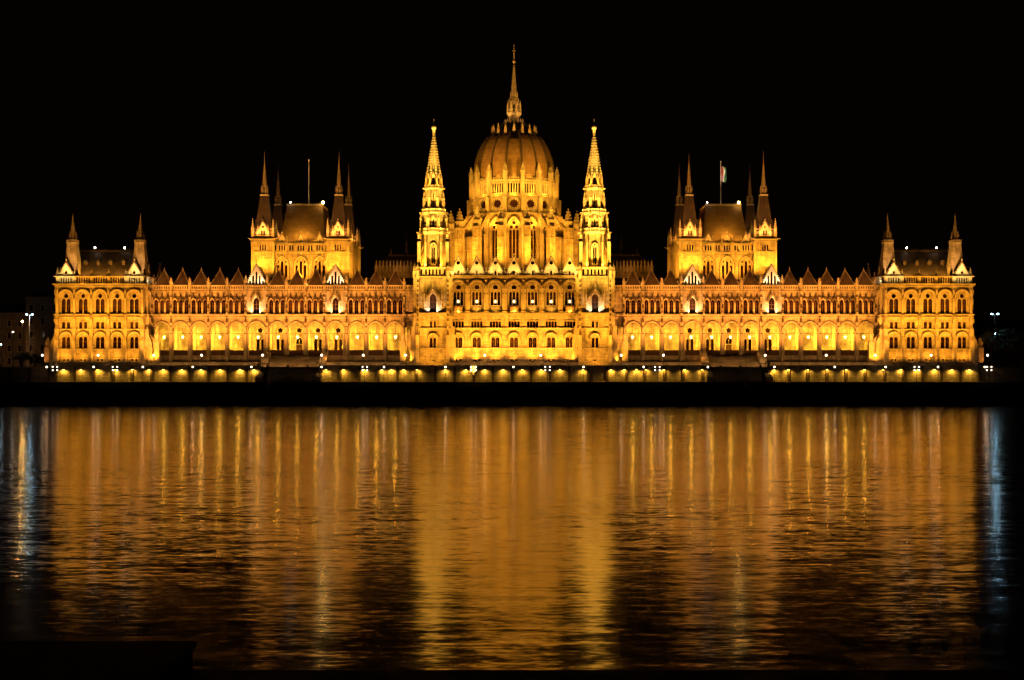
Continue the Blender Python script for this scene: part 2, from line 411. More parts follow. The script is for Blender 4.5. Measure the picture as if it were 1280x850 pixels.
    # body sides, top
    b.mat(LIME); b.box(-W+0.05, W-0.05, 1.6, 24, P.z(453), P.z(346)); b.mat(SLATE)
    b.prism([(-W, P.z(344.9)), (W, P.z(344.9)), (W-3, P.z(344.9)+2.2), (-W+3, P.z(344.9)+2.2)], 1.4, 22)
    for x in bays: pass
    me2 = b.build('x').data; part.data = me2; bpy.data.objects.remove(bpy.data.objects['x']); me2.name = 'central_block'
    # gables with pinnacles between them
    for i, x in enumerate(bays):
        g = MB().mat(PALE); w = l(22.2)
        holes = [circ(0, l(15.8), l(2.4)), arch(0, l(0.5), l(5.2), l(1.9), 0.05, 6)]
        for dx, hh in ((-4.2, 2.6), (4.2, 2.6), (-7.4, 1.4), (7.4, 1.4)): holes.append(arch(l(dx), l(0.6), l(hh), l(1.2), 0.03, 4))
        g.gable(0, 0, w, l(24), 0, 0.55, holes, crock=10, csz=0.24, fin=l(3.4))
        g.rim(holes[0], 0.16, -0.12, 0.02)
        for dx in (-9, -5.8, -2.4, 2.4, 5.8, 9): g.frus(l(dx), -0.14, 0, l(7.5-abs(dx)*0.55), 0.11, 0.11, 6)
        g.box(-w/2+.3, w/2-.3, -0.2, 0.0, l(8.6), l(9.1)) if False else None
        g.mat(GLASS)
        for h in holes: g.prism(offset(h, 0.03), 0.4, 0.43)
        o = g.build('gable', part); o.location = (x, 0.12, P.z(344.3))
        spot((x-1.5, -2.3, P.z(344.3)+0.1), (x-0.2, 0.2, P.z(326)), 150, WHT, 120, 1, 0.06)
        spot((x+1.5, -2.3, P.z(344.3)+0.1), (x+0.2, 0.2, P.z(326)), 150, WHT, 120, 1, 0.06)
        # lamp lit inside the window
        q = MB().mat(E_WARM); q.ball(0, 0, 0, 0.3, 8, 6, 1.3); q.mat(METAL); q.bar((0, 0, -0.5), (0, 0.35, -0.75), 0.05); q.frus(0, 0, -0.62, -0.45, 0.12, 0.2, 8)
        o = q.build('balcony_lamp', part); o.location = (x, 0.35, P.z(376.8))
    for x in xs[1:-1]:
        b = MB().mat(TRIM); b.pinnacle(0, 0, 0, l(9.5), 0.6); o = b.build('pinnacle', part); o.location = (x, 0.1, P.z(344.4))
    for i in (0, 3, 6):
        q = MB().mat(REDB); x0 = l(5.2); q.box(-x0, x0, -0.9, -0.75, 0, l(5.6)); q.box(-x0, x0, -0.95, 0.3, l(5.6), l(6.1))
        q.box(-x0, -x0+.12, -0.75, .3, 0, l(5.6)); q.box(x0-.12, x0, -0.75, .3, 0, l(5.6))
        q.mat(TRIM); q.box(-x0-.1, x0+.1, -1.05, .3, -0.3, 0)
        for k in range(9): q.box(-x0+k*x0/4-.05 if k else -x0, -x0+k*x0/4+.05 if k < 8 else x0, -0.97, -0.9, 0, l(5.5))
        o = q.build('balcony', part); o.location = (bays[i], 0.35, P.z(388.8))
    return part
central()

# ================================================================ FLANKING TOWERS
def oct_stage(b, cx, cy, z0, z1, r, n=8): b.frus(cx, cy, z0, z1, r, r, n)
def tower(sg):
    P = Pl(-1.5); l = P.l
    me = bpy.data.meshes.new('t'); part = bpy.data.objects.new('flanking_tower', me); COL.objects.link(part); part.parent = BLD
    cx = sg*P.x(101.3); H = l(21.2); cy = -1.5+H
    b = MB().mat(LIME)
    def face(a, front): return T(cx, cy, 0) @ RZ(a) @ T(0, -H, 0)
    base_w = Win('basement_window', [rect(0, 0, l(3.0), l(2.8))], trim=0.1)
    tw = Win('arched_window', [arch(-l(2.3), 0, l(10.6), l(3.5)), arch(l(2.3), 0, l(10.6), l(3.5))], trim=0.12, hood=lambda q: q.darc(0, l(11.4), l(5.2), .32, -.5, .02, 0, 14, legs=.3))
    mz = Win('mezzanine_window', [rect(l(-2.4), 0, l(8), l(2.7)), rect(l(2.4), 0, l(8), l(2.7))], trim=0.12)
    def gh(q):
        q.rim([(-l(7.2), l(21)), (-l(6.2), l(20.6)), (0, l(30.4)), (l(6.2), l(20.6)), (l(7.2), l(21)), (0, l(32.4))], 0.12, -0.9, 0.0)
        q.box(-0.15, 0.15, -0.8, -0.4, l(32.4), l(36))
        for sx in (-1, 1): q.frus(sx*l(5.9), -0.35, 0, l(20), 0.16, 0.16, 6); q.pinnacle(sx*l(7.6), -0.3, l(12), l(14), 0.5)
        q.box(-l(7), l(7), -1.1, 0, -0.5, 0)
    bw = Win('tall_window', [arch(0, 0, l(18), l(8.2), 0.5, 12)], trim=0.2, hood=gh, transom=[(-l(4), l(4), l(7), l(7)+.12), (-l(4), l(4), l(13), l(13)+.12), (-.06, .06, 0, l(19))])
    slots = Win('gallery_window', [arch(l(x), 0, l(6.4), l(2.6), .03, 6) for x in (-14.5, -8.7, -4.4, 0, 4.4, 8.7, 14.5)], trim=0.09, mat=PALE)
    for a in (0, PI/2, -PI/2, PI):
        pn = Panel(b, part, face(a, a == 0))
        if a != PI:
            pn.win(base_w, 0, P.z(452.3)); pn.win(tw, 0, P.z(434.6)); pn.win(mz, 0, P.z(409.8)); pn.win(bw, 0, P.z(390.8)); pn.win(slots, 0, P.z(344))
        pn.done(-H, H, P.z(453), P.z(334.5), 0.5)
        b.M = face(a, 0); b.mat(TRIM)
        for py, h, d in ((435.3, .3, .25), (447.3, .2, .15), (410.3, .28, .3), (393.6, .55, .5), (391.8, .45, .7), (346, .35, .4), (334.8, .5, .5), (452.2, .35, .5)):
            b.course(-H-d, H+d, -d, 0.04, P.z(py)-h/2, P.z(py)+h/2)
        for sx in (-1, 1):                   # stepped corner piers
            x = sx*l(18.9)
            b.box(x-l(2.2), x+l(2.2), -1.6, 0.02, P.z(453), P.z(418)); b.prism([(x-l(2.2), P.z(418)), (x+l(2.2), P.z(418)), (x+l(1.4), P.z(408)), (x-l(1.4), P.z(408))], -1.3, 0.02)
            b.box(x-l(1.6), x+l(1.6), -0.75, 0.02, P.z(418), P.z(346)); 
            b.mat(DARK_SHADE)
            for q in range(9): b.box(x-l(.9), x+l(.9), -0.95, -0.7, P.z(400-q*6)-.3, P.z(400-q*6)+.3)
            b.prism([(x-l(2), P.z(419)), (x+l(2), P.z(419)), (x, P.z(411))], -1.75, -1.5)
            b.mat(TRIM)
            b.pinnacle(x, -0.5, P.z(346), l(15), 0.85)
            b.box(sx*l(11)-.1, sx*l(11)+.1, -.3, .02, P.z(390), P.z(346))
            b.pinnacle(sx*l(11), -.3, P.z(374), l(14), .4)
        b.mat(LIME)
        for i in range(30):
            x = -H+(i+.5)*2*H/30; b.box(x-.1, x+.1, -.3, 0, P.z(349), P.z(347.2))
    b.M = Matrix()
    # upper stages -------------------------------------------------
    rA = l(15.2)/math.cos(PI/8)
    slA = Win('lancet_window', [arch(-l(1.35), 0, l(20), l(1.9), .03, 6), arch(l(1.35), 0, l(20), l(1.9), .03, 6), circ(0, l(24), l(1.2), 10)], trim=.14, mat=PALE, hood=lambda q: q.darc(0, l(21), l(3.4), .25, -.35, .02, .3, 12, legs=l(20)))
    slB = Win('slit_window', [arch(0, 0, l(9), l(2.0), .05, 6)], trim=.14, hood=lambda q: q.gable(0, l(10), l(6), l(6), -.3, .3, (), 3, .14, .3))
    slC = Win('slot_window', [arch(0, 0, l(14), l(1.3), .03, 6)], trim=.14)
    def octwall(r, z0, z1, win, wz, dz=0.3):
        ap = r*math.cos(PI/8); hf = r*math.sin(PI/8)
        for i in range(8):
            pn = Panel(b, part, T(cx, cy, 0) @ RZ(i*PI/4) @ T(0, -ap, 0))
            if win and i in (0, 2, 6): pn.win(win, 0, wz)
            pn.done(-hf, hf, z0, z1, .4)
    b.mat(LIME)
    octwall(rA, P.z(335), P.z(290), slA, P.z(329.5))
    oct_stage(b, cx, cy, P.z(335)-.3, P.z(334.7)+.25, H*1.13)
    b.mat(TRIM)
    for sx in (-1, 1):
        for sy in (-1, 1):                   # corner turrets with raking buttresses
            x, y = cx+sx*l(17.6), cy+sy*l(17.6)
            b.box(x-l(2), x+l(2), y-l(2), y+l(2), P.z(335), P.z(302)); b.pinnacle(x, y, P.z(302), l(13.5), l(3.0), .3)
            b.box(x-l(1.5), x+l(1.5), y-l(1.5), y+l(1.5), P.z(302), P.z(293))
            x2, y2 = cx+sx*l(12.8), cy+sy*l(12.8)
            b.bar((x, y, P.z(318)), (x2-sx*l(3), y2-sy*l(3), P.z(301)), l(1.1), l(1.1), 4)
            x3 = cx+sx*l(9.6)
            b.box(x3-l(1), x3+l(1), cy+sy*l(16.4)-.3, cy+sy*l(16.4)+.3, P.z(335), P.z(306)); b.pinnacle(x3, cy+sy*l(16.4), P.z(306), l(11), l(2.2), .3)
            b.frus(cx+sy*l(16.4), cy+sx*l(9.6), P.z(335), P.z(306), l(1.1), l(1.1), 4); b.pinnacle(cx+sy*l(16.4), cy+sx*l(9.6), P.z(306), l(11), l(2.2), .3)
    b.mat(LIME)
    def deck(py, r, th=1.2, garg=0):
        b.frus(cx, cy, P.z(py+th), P.z(py), r*.9, r, 8); b.frus(cx, cy, P.z(py), P.z(py)+.25, r, r, 8)
        if garg:
            for i in range(8):
                a = PI/8+i*PI/4; c, s_ = math.cos(a), math.sin(a)
                b.bar((cx+r*.9*c, cy+r*.9*s_, P.z(py)-.1), (cx+(r+garg)*c, cy+(r+garg)*s_, P.z(py)+.1), .2, .12, 5)
    deck(289.6, l(19.2), 2.2, 1.0)
    rB = l(13.2)/math.cos(PI/8)
    octwall(rB, P.z(289), P.z(264.5), slB, P.z(283))
    deck(264.6, l(16.2), 2, .8)
    rC = l(9.6)/math.cos(PI/8)
    octwall(rC, P.z(264), P.z(233.5), slC, P.z(255))
    deck(233.8, l(12.4), 1.6, .6)
    rD = l(7.8)/math.cos(PI/8)
    b.mat(TRIM)
    for i in range(8):                       # buttresses and pinnacles of the upper stages
        a = PI/8+i*PI/4; c, s_ = math.cos(a), math.sin(a)
        def rb(r, z0, z1, w, ph):
            x, y = cx+r*c, cy+r*s_
            b.frus(x, y, z0, z1, w*.7, w*.7, 4, PI/4+a); b.pinnacle(x, y, z1, ph, w, .25)
        rb(l(16.6), P.z(289), P.z(275), .75, l(11)); rb(l(13.0), P.z(264), P.z(249), .65, l(11)); rb(l(10.2), P.z(233), P.z(224), .5, l(9))
        rb(rB, P.z(284), P.z(266), .5, l(1.5)); rb(rC, P.z(259), P.z(236), .45, l(1.5))
    b.ring_balus(cx, cy, l(12.0), P.z(233), l(3.2), 8, 4)
    b.frus(cx, cy, P.z(233), P.z(216), rD, rD, 8)
    b.mat(GLASS)
    for i in range(8):
        a = i*PI/4; b.M = T(cx, cy, 0) @ RZ(a) @ T(0, -rD*math.cos(PI/8)-.03, 0); b.prism(arch(0, P.z(228.5), P.z(221.5), l(2.6), .05, 6), 0, .02); b.mat(TRIM); b.gable(0, P.z(219.5), l(5), l(6), -.3, .3, (), 3, .13, .3); b.mat(GLASS)
    b.M = Matrix()
    part.data = b.build('x').data; bpy.data.objects.remove(bpy.data.objects['x'])
    for z, r, h, per in ((289, l(18.6), l(4.6), 7), (264, l(15.4), l(4.2), 6)):
        g = MB().mat(PALE); g.ring_balus(0, 0, r, 0, h, 8, per); o = g.build('gallery_balustrade', part); o.location = (cx, cy, P.z(z))
    g = MB().mat(PALE); g.spire(0, 0, 0, l(52.5), l(8.2), 8, 15, .3)
    g.frus(0, 0, l(52.5), l(58), .4, .5, 6); g.ball(0, 0, l(60), .75, 8, 6); g.frus(0, 0, l(61), l(72), .14, .02, 6)
    o = g.build('spire', part); o.location = (cx, cy, P.z(216.2))
    # lights on the galleries
    for a, k in ((-.55, 1), (.55, 1), (-1.35, .6), (1.35, .6)):
        for zz, r, ri, pw, dz in ((P.z(334), H*1.05, rA, 420, l(30)), (P.z(288), l(18.4), rB, 80, l(22)), (P.z(263.5), l(15.6), rC, 70, l(24)), (P.z(232), l(12.4), rD*.6, 90, l(30))):
            x, y = cx+math.sin(a)*r, cy-math.cos(a)*r
            spot((x, y, zz+.5), (cx+math.sin(a)*ri*.4, cy-math.cos(a)*ri*.4, zz+dz), pw*k, YEL, 150, 1, .1)
    for dx in (-13, 13):
        spot((cx+dx, -24, 6.4), (cx, 2, P.z(272)), 70000, (1, .5, .05), 26, 1, .4); spot((cx+dx, -24, 6.4), (cx, 4, P.z(187)), 110000, (1, .5, .06), 17, 1, .4)  # unseen quay spots added to brighten the tower stages and spire
    for sx in (-1, 1):
        spot((cx+sx*l(6.0), -1.5-1.0, P.z(390.6)), (cx+sx*l(6.2), -1.5, P.z(376)), 150, (1, .85, .55), 110, 1, .05)
    return part
tower(-1); tower(1)

# ================================================================ RIVER WINGS
PIERS = [137.2, 161.0, 184.6, 209.0, 236.6, 260.3, 284.2, 308.4, 335.0, 358.4, 381.7, 404.9, 428.2, 451.6]
WY = 6.0
LANTERNS = []
def wing(sg):
    P = Pl(WY); l = P.l; X = lambda o: sg*P.x(o)
    part = bpy.data.objects.new('river_wing', bpy.data.meshes.new('w')); COL.objects.link(part); part.parent = BLD
    b = MB().mat(WINGST)
    def xr(a, c): return (min(X(a), X(c)), max(X(a), X(c)))
    zb, zt = P.z(453), P.z(357)
    def ogee(cx):
        def f(q): pass
        return f
    def hoods(q):
        for x in (-7.2, 0, 7.2):
            q.darc(l(x), l(14.9), l(2.75), .2, -.45, .02, .35, 8, legs=l(1))
            q.mat(DARK_SHADE); q.prism([(l(x)-.75, l(18.3)), (l(x)-.6, l(17.6)), (l(x), l(20.6)), (l(x)+.6, l(17.6)), (l(x)+.75, l(18.3)), (l(x), l(22))], -.5, 0)
            q.prism([(l(x)-.12, l(18)), (l(x)+.12, l(18)), (l(x)+.05, l(24)), (l(x)-.05, l(24))], -.35, 0)
            q.box(l(x)-.3, l(x)+.3, -.38, 0, l(21.5), l(22.4)); q.box(l(x)-.2, l(x)+.2, -.38, 0, l(24), l(25))
        q.mat(TRIM)
        for x in (-3.6, 3.6): q.frus(l(x), -.08, 0, l(14), .17, .17, 6); q.pinnacle(l(x), -.14, l(15), l(7), .3)
        q.box(-l(10.6), l(10.6), -.35, 0, -.35, 0)
    tri = Win('triple_lancet_window', [arch(l(x), 0, l(14.6), l(4.9), .25, 8) for x in (-7.2, 0, 7.2)], trim=.16, hood=hoods,
              transom=[(-l(9.6), l(9.6), l(9.6), l(9.6)+.12)]+[(l(x)-.06, l(x)+.06, 0, l(15)) for x in (-7.2, 0, 7.2)])
    def gh(q):
        q.rim([(-l(6.6), l(15.4)), (-l(5.4), l(15)), (0, l(24)), (l(5.4), l(15)), (l(6.6), l(15.4)), (0, l(26))], .1, -1.0, 0)
        for sx in (-1, 1): q.frus(sx*l(5.2), -.4, 0, l(15), .16, .16, 6)
        q.box(-l(6.5), l(6.5), -.9, 0, -.45, 0); q.box(-.12, .12, -.9, -.5, l(26), l(29))
    one = Win('canopied_window', [arch(0, 0, l(15.6), l(7.4), .4, 10)], trim=.2, hood=gh, transom=[(-l(3.6), l(3.6), l(6.5), l(6.5)+.12), (-l(3.6), l(3.6), l(11.5), l(11.5)+.12), (-.06, .06, 0, l(16))], mat=PALE)
    # bays
    bays = list(zip(PIERS, PIERS[1:])); bays = [(125, 137.2)] + bays + [(451.6, 458)]
    for a, c in bays:
        x0, x1 = xr(a, c); cx = (x0+x1)/2; wide = c-a; gb = 26 < wide < 28.5
        yo = -.55 if gb else 0
        lo = Panel(b, part, T(0, WY+yo, 0))
        hw = (x1-x0)/2
        if wide > 20:
            r = l(10.1) if not gb else l(10.6)
            lo.hole(arch(cx, P.z(444.8), P.z(414.3), 2*r, .35, 18))
        elif a < 130: lo.hole([(cx-hw+.1, P.z(444.8)), (cx+hw-.1, P.z(444.8)), (cx+hw-.1, P.z(409)), (cx-hw+.1, P.z(409))])
        b.mat(WINGST); lo.done(x0, x1, zb, P.z(396), 1.1)
        up = Panel(b, part, T(0, WY+yo, 0))
        if gb: up.win(one, cx, P.z(392.6))
        elif wide > 20: up.win(tri, cx, P.z(392.4))
        up.done(x0, x1, P.z(396), zt, .5)
        b.mat(TRIM)
        if gb:
            b.box(x0, x0+.01, WY-.55, WY, zb, zt); b.box(x1-.01, x1, WY-.55, WY, zb, zt)
        if wide > 20:
            b.darc(cx, P.z(414.3), r+.02, l(1.25), WY+yo-.3, WY+yo, .35, 20)
            b.arc(cx, P.z(414.3), r+.02+l(1.6), l(.5), WY+yo-.18, WY+yo, .35, 20)
            for sx in (-1, 1):               # engaged shafts carrying the arch
                b.frus(cx+sx*(r-.1), WY+yo-.1, P.z(444), P.z(416.5), .24, .24, 8); b.box(cx+sx*(r-.1)-.38, cx+sx*(r-.1)+.38, WY+yo-.45, WY+yo+.3, P.z(416.5), P.z(414.6))
            b.mat(METAL); b.bar((cx-r, WY+yo+.5, P.z(416.9)), (cx+r, WY+yo+.5, P.z(416.9)), .06)
            b.mat(PARST); b.box(cx-r+.1, cx+r-.1, WY+yo+.5, WY+yo+.75, P.z(444.9), P.z(438.6))
            b.box(cx-r+.1, cx+r-.1, WY+yo+.4, WY+yo+.85, P.z(438.6), P.z(437.6))
            for k in range(9):
                x = cx-r+.3+(2*r-.6)*k/8; b.box(x-.07, x+.07, WY+yo+.42, WY+yo+.5, P.z(443.5), P.z(438.8))
            b.mat(TRIM)
        for py, h, d in ((445, .35, .3), (396.6, .35, .5), (394.2, .5, .75), (361.4, .22, .35), (357.2, .3, .55), (452.2, .3, .5), (403, .1, .12), (363.8, .12, .14)):
            b.course(x0, x1, WY+yo-d, WY+yo+.04, P.z(py)-h/2, P.z(py)+h/2)
        n = int((x1-x0)/.62)                 # parapet posts and corbels
        for i in range(n):
            x = x0+(i+.5)*(x1-x0)/n; b.box(x-.15, x+.15, WY+yo-.3, WY+yo-.02, P.z(360.9), P.z(357.8)); b.box(x-.12, x+.12, WY+yo-.4, WY+yo, P.z(399), P.z(397.4))
            b.box(x-.09, x+.09, WY+yo-.55, WY+yo-.05, P.z(393.4)+.0, P.z(391.8)) if not gb else None
        b.mat(RIBM); b.box(x0+.05, x1-.05, WY+yo-.06, WY+yo-.01, P.z(360.8), P.z(357.9))  # dark strip standing in for the shade inside the parapet openings
        b.mat(WINGST)
        if gb:
            g = MB().mat(PALE); w = l(25)
            holes = [arch(l(dx), l(.6), l(hh), l(2.4), .1, 6) for dx, hh in ((0, 15.5), (-4, 10.5), (4, 10.5), (-8, 4.6), (8, 4.6))]
            g.gable(0, 0, w, l(25.5), 0, .6, holes, 10, .24, l(3.2)); 
            for dx, hh in ((-2, 16), (2, 16), (-6, 10.5), (6, 10.5)): g.frus(l(dx), -.12, 0, l(hh), .12, .12, 6)
            g.rim([(-l(2), l(19)), (l(2), l(19)), (0, l(22.5))], .08, -.1, 0)
            g.mat(GLASS); [g.prism(offset(h, .03), .45, .48) for h in holes]
            g.mat(SLATE); g.prism([(-w/2+.2, .1), (w/2-.2, .1), (0, l(24.6))], .65, 8)
            o = g.build('gable', part); o.location = (cx, WY-.5, P.z(356.4))
            for sx in (-1, 1):
                spot((cx+sx*l(8.5), WY-1.8, P.z(356)+.2), (cx+sx*l(3.2), WY-.2, P.z(343)), 165, (1, .78, .4), 120, 1, .06)
                spot((cx+sx*l(5.6), WY-1.75, P.z(392.4)+.1), (cx+sx*l(5.4), WY-.5, P.z(378)), 150, (1, .78, .4), 110, 1, .05)
        elif wide > 20:                      # little flared pyramid roofs behind the parapet
            spot((cx-l(11.4), WY+.25, P.z(356)), (cx-l(4), WY+2, P.z(345)), 16, (1, .5, .12), 150, 1, .05); spot((cx+l(11.4), WY+.25, P.z(356)), (cx+l(4), WY+2, P.z(345)), 16, (1, .5, .12), 150, 1, .05); spot((cx, WY-4.5, P.z(352)), (cx, WY+2, P.z(346)), 190, ORN, 90, 1, .1)
            g = MB(); g.mat(BRONZE); R = l(11.0)*math.sqrt(2); Hh = l(20)
            prof = [(R, 0), (R*.76, Hh*.2), (R*.56, Hh*.4), (R*.37, Hh*.61), (R*.18, Hh*.82), (.05, Hh)]
            g.lathe(0, R/math.sqrt(2), prof, 4, PI/4)
            g.mat(TRIM)
            for i in range(4):
                aa = PI/4+i*PI/2
                for (r0, z0), (r1, z1) in zip(prof, prof[1:]):
                    g.bar((r0*math.cos(aa), R/math.sqrt(2)+r0*math.sin(aa), z0), (r1*math.cos(aa), R/math.sqrt(2)+r1*math.sin(aa), z1), .12, .12, 4)
            g.frus(0, R/math.sqrt(2), Hh-.2, Hh+.9, .12, .03, 6); g.ball(0, R/math.sqrt(2), Hh+.2, .22, 6, 4)
            o = g.build('pyramid_roof', part); o.location = (cx, WY+.4, P.z(356.6))
        if wide > 20:
            lx = cx; LANTERNS.append((sg, lx, WY+2.6, P.z(421.3)))
    # piers with pinnacles
    b.mat(TRIM)
    for i, o_ in enumerate(PIERS):
        x = X(o_); w = l(1.35)
        wide = o_ in (209.0, 236.6, 308.4, 335.0); yf = WY-1.15 if wide else WY-.7
        b.box(x-w*1.35, x+w*1.35, yf-.5, WY+.02, zb, P.z(445)); b.box(x-w, x+w, yf, WY+.02, P.z(445), P.z(413)); b.box(x-w*.8, x+w*.8, yf+.1, WY+.02, P.z(413), zt)
        for q in (415, 404, 392, 378, 364): b.box(x-w*1.15, x+w*1.15, yf-.15, WY, P.z(q)-.25, P.z(q)+.1)
        b.pinnacle(x, yf+.55, P.z(409), l(12), .8); b.pinnacle(x, yf+.4, P.z(386), l(11), .6)
        b.pinnacle(x, WY-.3, zt, l(10 if not wide else 13), .7)
        b.mat(DARK_SHADE)
        for q in (400.5, 383): b.ball(x, yf-.1, P.z(q), .33, 6, 4, 2.2)
        for q in (417, 408.5, 396, 389, 370.5): b.box(x-w*.9, x+w*.9, yf-.2, yf+.05, P.z(q)-.16, P.z(q)+.16)
        b.mat(TRIM)
    # arcade back wall, floor, ceiling
    BY = WY+6.2; PB = Pl(BY); lb = PB.l
    b.mat(LIME)
    rose = Win('rose_window', [flower(0, 0, lb(3.6))], trim=.2)
    tw = Win('twin_window', [arch(-lb(2.9), 0, lb(12), lb(3.9), .1, 8), arch(lb(2.9), 0, lb(12), lb(3.9), .1, 8)], trim=.16)
    bs = Win('basement_window', [rect(-lb(2.9), 0, lb(4), lb(3)), rect(lb(2.9), 0, lb(4), lb(3))], trim=.1)
    def dext(q):
        q.mat(WOOD); q.box(-lb(3.7), lb(3.7), .3, .36, 0, lb(14.5))
        for sx in (-1, 1):
            for z0 in (.4, 2.0): q.box(sx*lb(1.9)-.32, sx*lb(1.9)+.32, .24, .3, z0, z0+1.1)
        q.mat(TRIM); q.box(-lb(4.6), lb(4.6), -.12, .36, lb(14.5), lb(15.6)); q.box(-.07, .07, -.05, .36, lb(15.6), lb(21))
    door = Win('door', [arch(0, 0, lb(19), lb(7.6), .3, 10)], trim=.22, extra=dext)
    pn = Panel(b, part, T(0, BY, 0)); mids = [(a+c)/2 for a, c in zip(PIERS, PIERS[1:])]
    for i in (3, 4, 5, 6, 7):
        x = sg*P.x(mids[i]); pn.win(rose, x, P.z(412.3))
        if i == 5: pn.win(door, x, P.z(445.2))
        else: pn.win(tw, x, P.z(437.6)); pn.win(bs, x, P.z(444.6))
    pn.done(*xr(120, 458), P.z(446), P.z(400), .5)
    x0, x1 = xr(120, 458)
    b.mat(TRIM); b.box(x0, x1, BY-.15, BY, P.z(438.6), P.z(438))
    for o_ in PIERS: b.box(X(o_)-.45, X(o_)+.45, BY-.35, BY, P.z(445), P.z(400)); b.box(X(o_)-.3, X(o_)+.3, WY+1.1, BY, P.z(404.5), P.z(400))
    b.mat(LIME); b.box(x0, x1, WY+1.15, BY+.6, P.z(400), P.z(399.3)); b.box(x0, x1, WY+.05, BY+.6, P.z(446.2), P.z(445.2))
    b.box(x0, x1, BY+.6, 22, P.z(446), P.z(399.3)); b.box(x0, x1, WY+.9, 22, P.z(358.4), P.z(357.6))
    b.mat(SLATE); b.prism([(x0, P.z(357.4)), (x1, P.z(357.4)), (x1, P.z(357.4)+.1), (x0, P.z(357.4)+.1)], WY+.8, 22)
    b.add([(x0, 10.5, P.z(357)), (x1, 10.5, P.z(357)), (x1, 16, P.z(345)), (x0, 16, P.z(345)), (x0, 21.5, P.z(357)), (x1, 21.5, P.z(357))], [(0,1,2,3), (3,2,5,4)])
    part.data = b.build('x').data; bpy.data.objects.remove(bpy.data.objects['x'])
    # raking portal beside the big tower
    for o0, o1, mir in ((125.5, 137.5, 1), (441.5, 455, -1)):
        q = MB().mat(LIME); w0, w1 = xr(o0, o1); Pq = Pl(0)
        out = [(w0, Pq.z(453)), (w1, Pq.z(453))]
        hi, lo_ = Pq.z(408 if mir > 0 else 414), Pq.z(427)
        s2 = sg*mir
        out += [(w1, lo_ if s2 > 0 else hi), (w0, hi if s2 > 0 else lo_)]
        c = (w0+w1)/2; hole = arch(c, Pq.z(452), Pq.z(437), (w1-w0)*.5, .1, 10)
        q.wall(out, [hole], 1.2, 2.8); q.wall([(w0, Pq.z(453)), (w1, Pq.z(453)), (w1, lo_), (w0, lo_)], [hole], 4.0, .2)
        q.add([(x, 1.2, z) for x, z in out]+[(x, 4.0, z) for x, z in out], [(i, 4+i, 4+(i+1) % 4, (i+1) % 4) for i in range(4)])
        q.mat(TRIM); q.rim(hole, .2, 1.05, 1.3); xe = w1 if s2 > 0 else w0
        q.box(xe-.8, xe+.8, .6, 2.2, Pq.z(453), Pq.z(427)); q.pinnacle(xe, 1.4, Pq.z(427), 4.4, 1.1); q.mat(E_WARM) if False else None
        q.build('portal', part)
    return part
wing(-1); wing(1)

# ================================================================ WING TOWER BLOCKS
def turret_crown(b, cx, cy, z, P, r):
    """open gothic crown: gabled dormers and corner turrets"""
    l = P.l
    b.mat(TRIM)
    b.box(cx-r*1.12, cx+r*1.12, cy-r*1.12, cy+r*1.12, z-.5, z+.25)
    b.ring_balus(cx, cy, r*1.05*math.sqrt(2), z+.25, l(3.4), 4, 7, 0)
    b.mat(LIME); b.box(cx-r*.78, cx+r*.78, cy-r*.78, cy+r*.78, z, z+l(13))
    for i in range(4):
        keep = b.M.copy(); b.M = keep @ T(cx, cy, 0) @ RZ(i*PI/2) @ T(0, -r*.9, 0); b.mat(PALE)
        h = [arch(-l(1.5), z+l(3.8), z+l(9.5), l(2), .05, 6), arch(l(1.5), z+l(3.8), z+l(9.5), l(2), .05, 6), circ(0, z+l(15), l(1.2), 10)]
        b.gable(0, z+.3, l(11), l(21), 0, .4, h, 6, .2, l(2.5), legs=l(11)); b.mat(GLASS)
        for q in h: b.prism(offset(q, .03), .3, .33)
        b.mat(PALE)
        for sx in (-1, 1): b.pinnacle(sx*l(6.4), -.1, z+.3, l(17), l(2.0), .5)
        b.M = keep
    b.mat(PALE)
    for sx in (-1, 1):
        for sy in (-1, 1):
            b.box(cx+sx*r*.98-l(1.6), cx+sx*r*.98+l(1.6), cy+sy*r*.98-l(1.6), cy+sy*r*.98+l(1.6), z, z+l(8))
            b.pinnacle(cx+sx*r*.98, cy+sy*r*.98, z+l(8), l(17), l(2.9), .3)
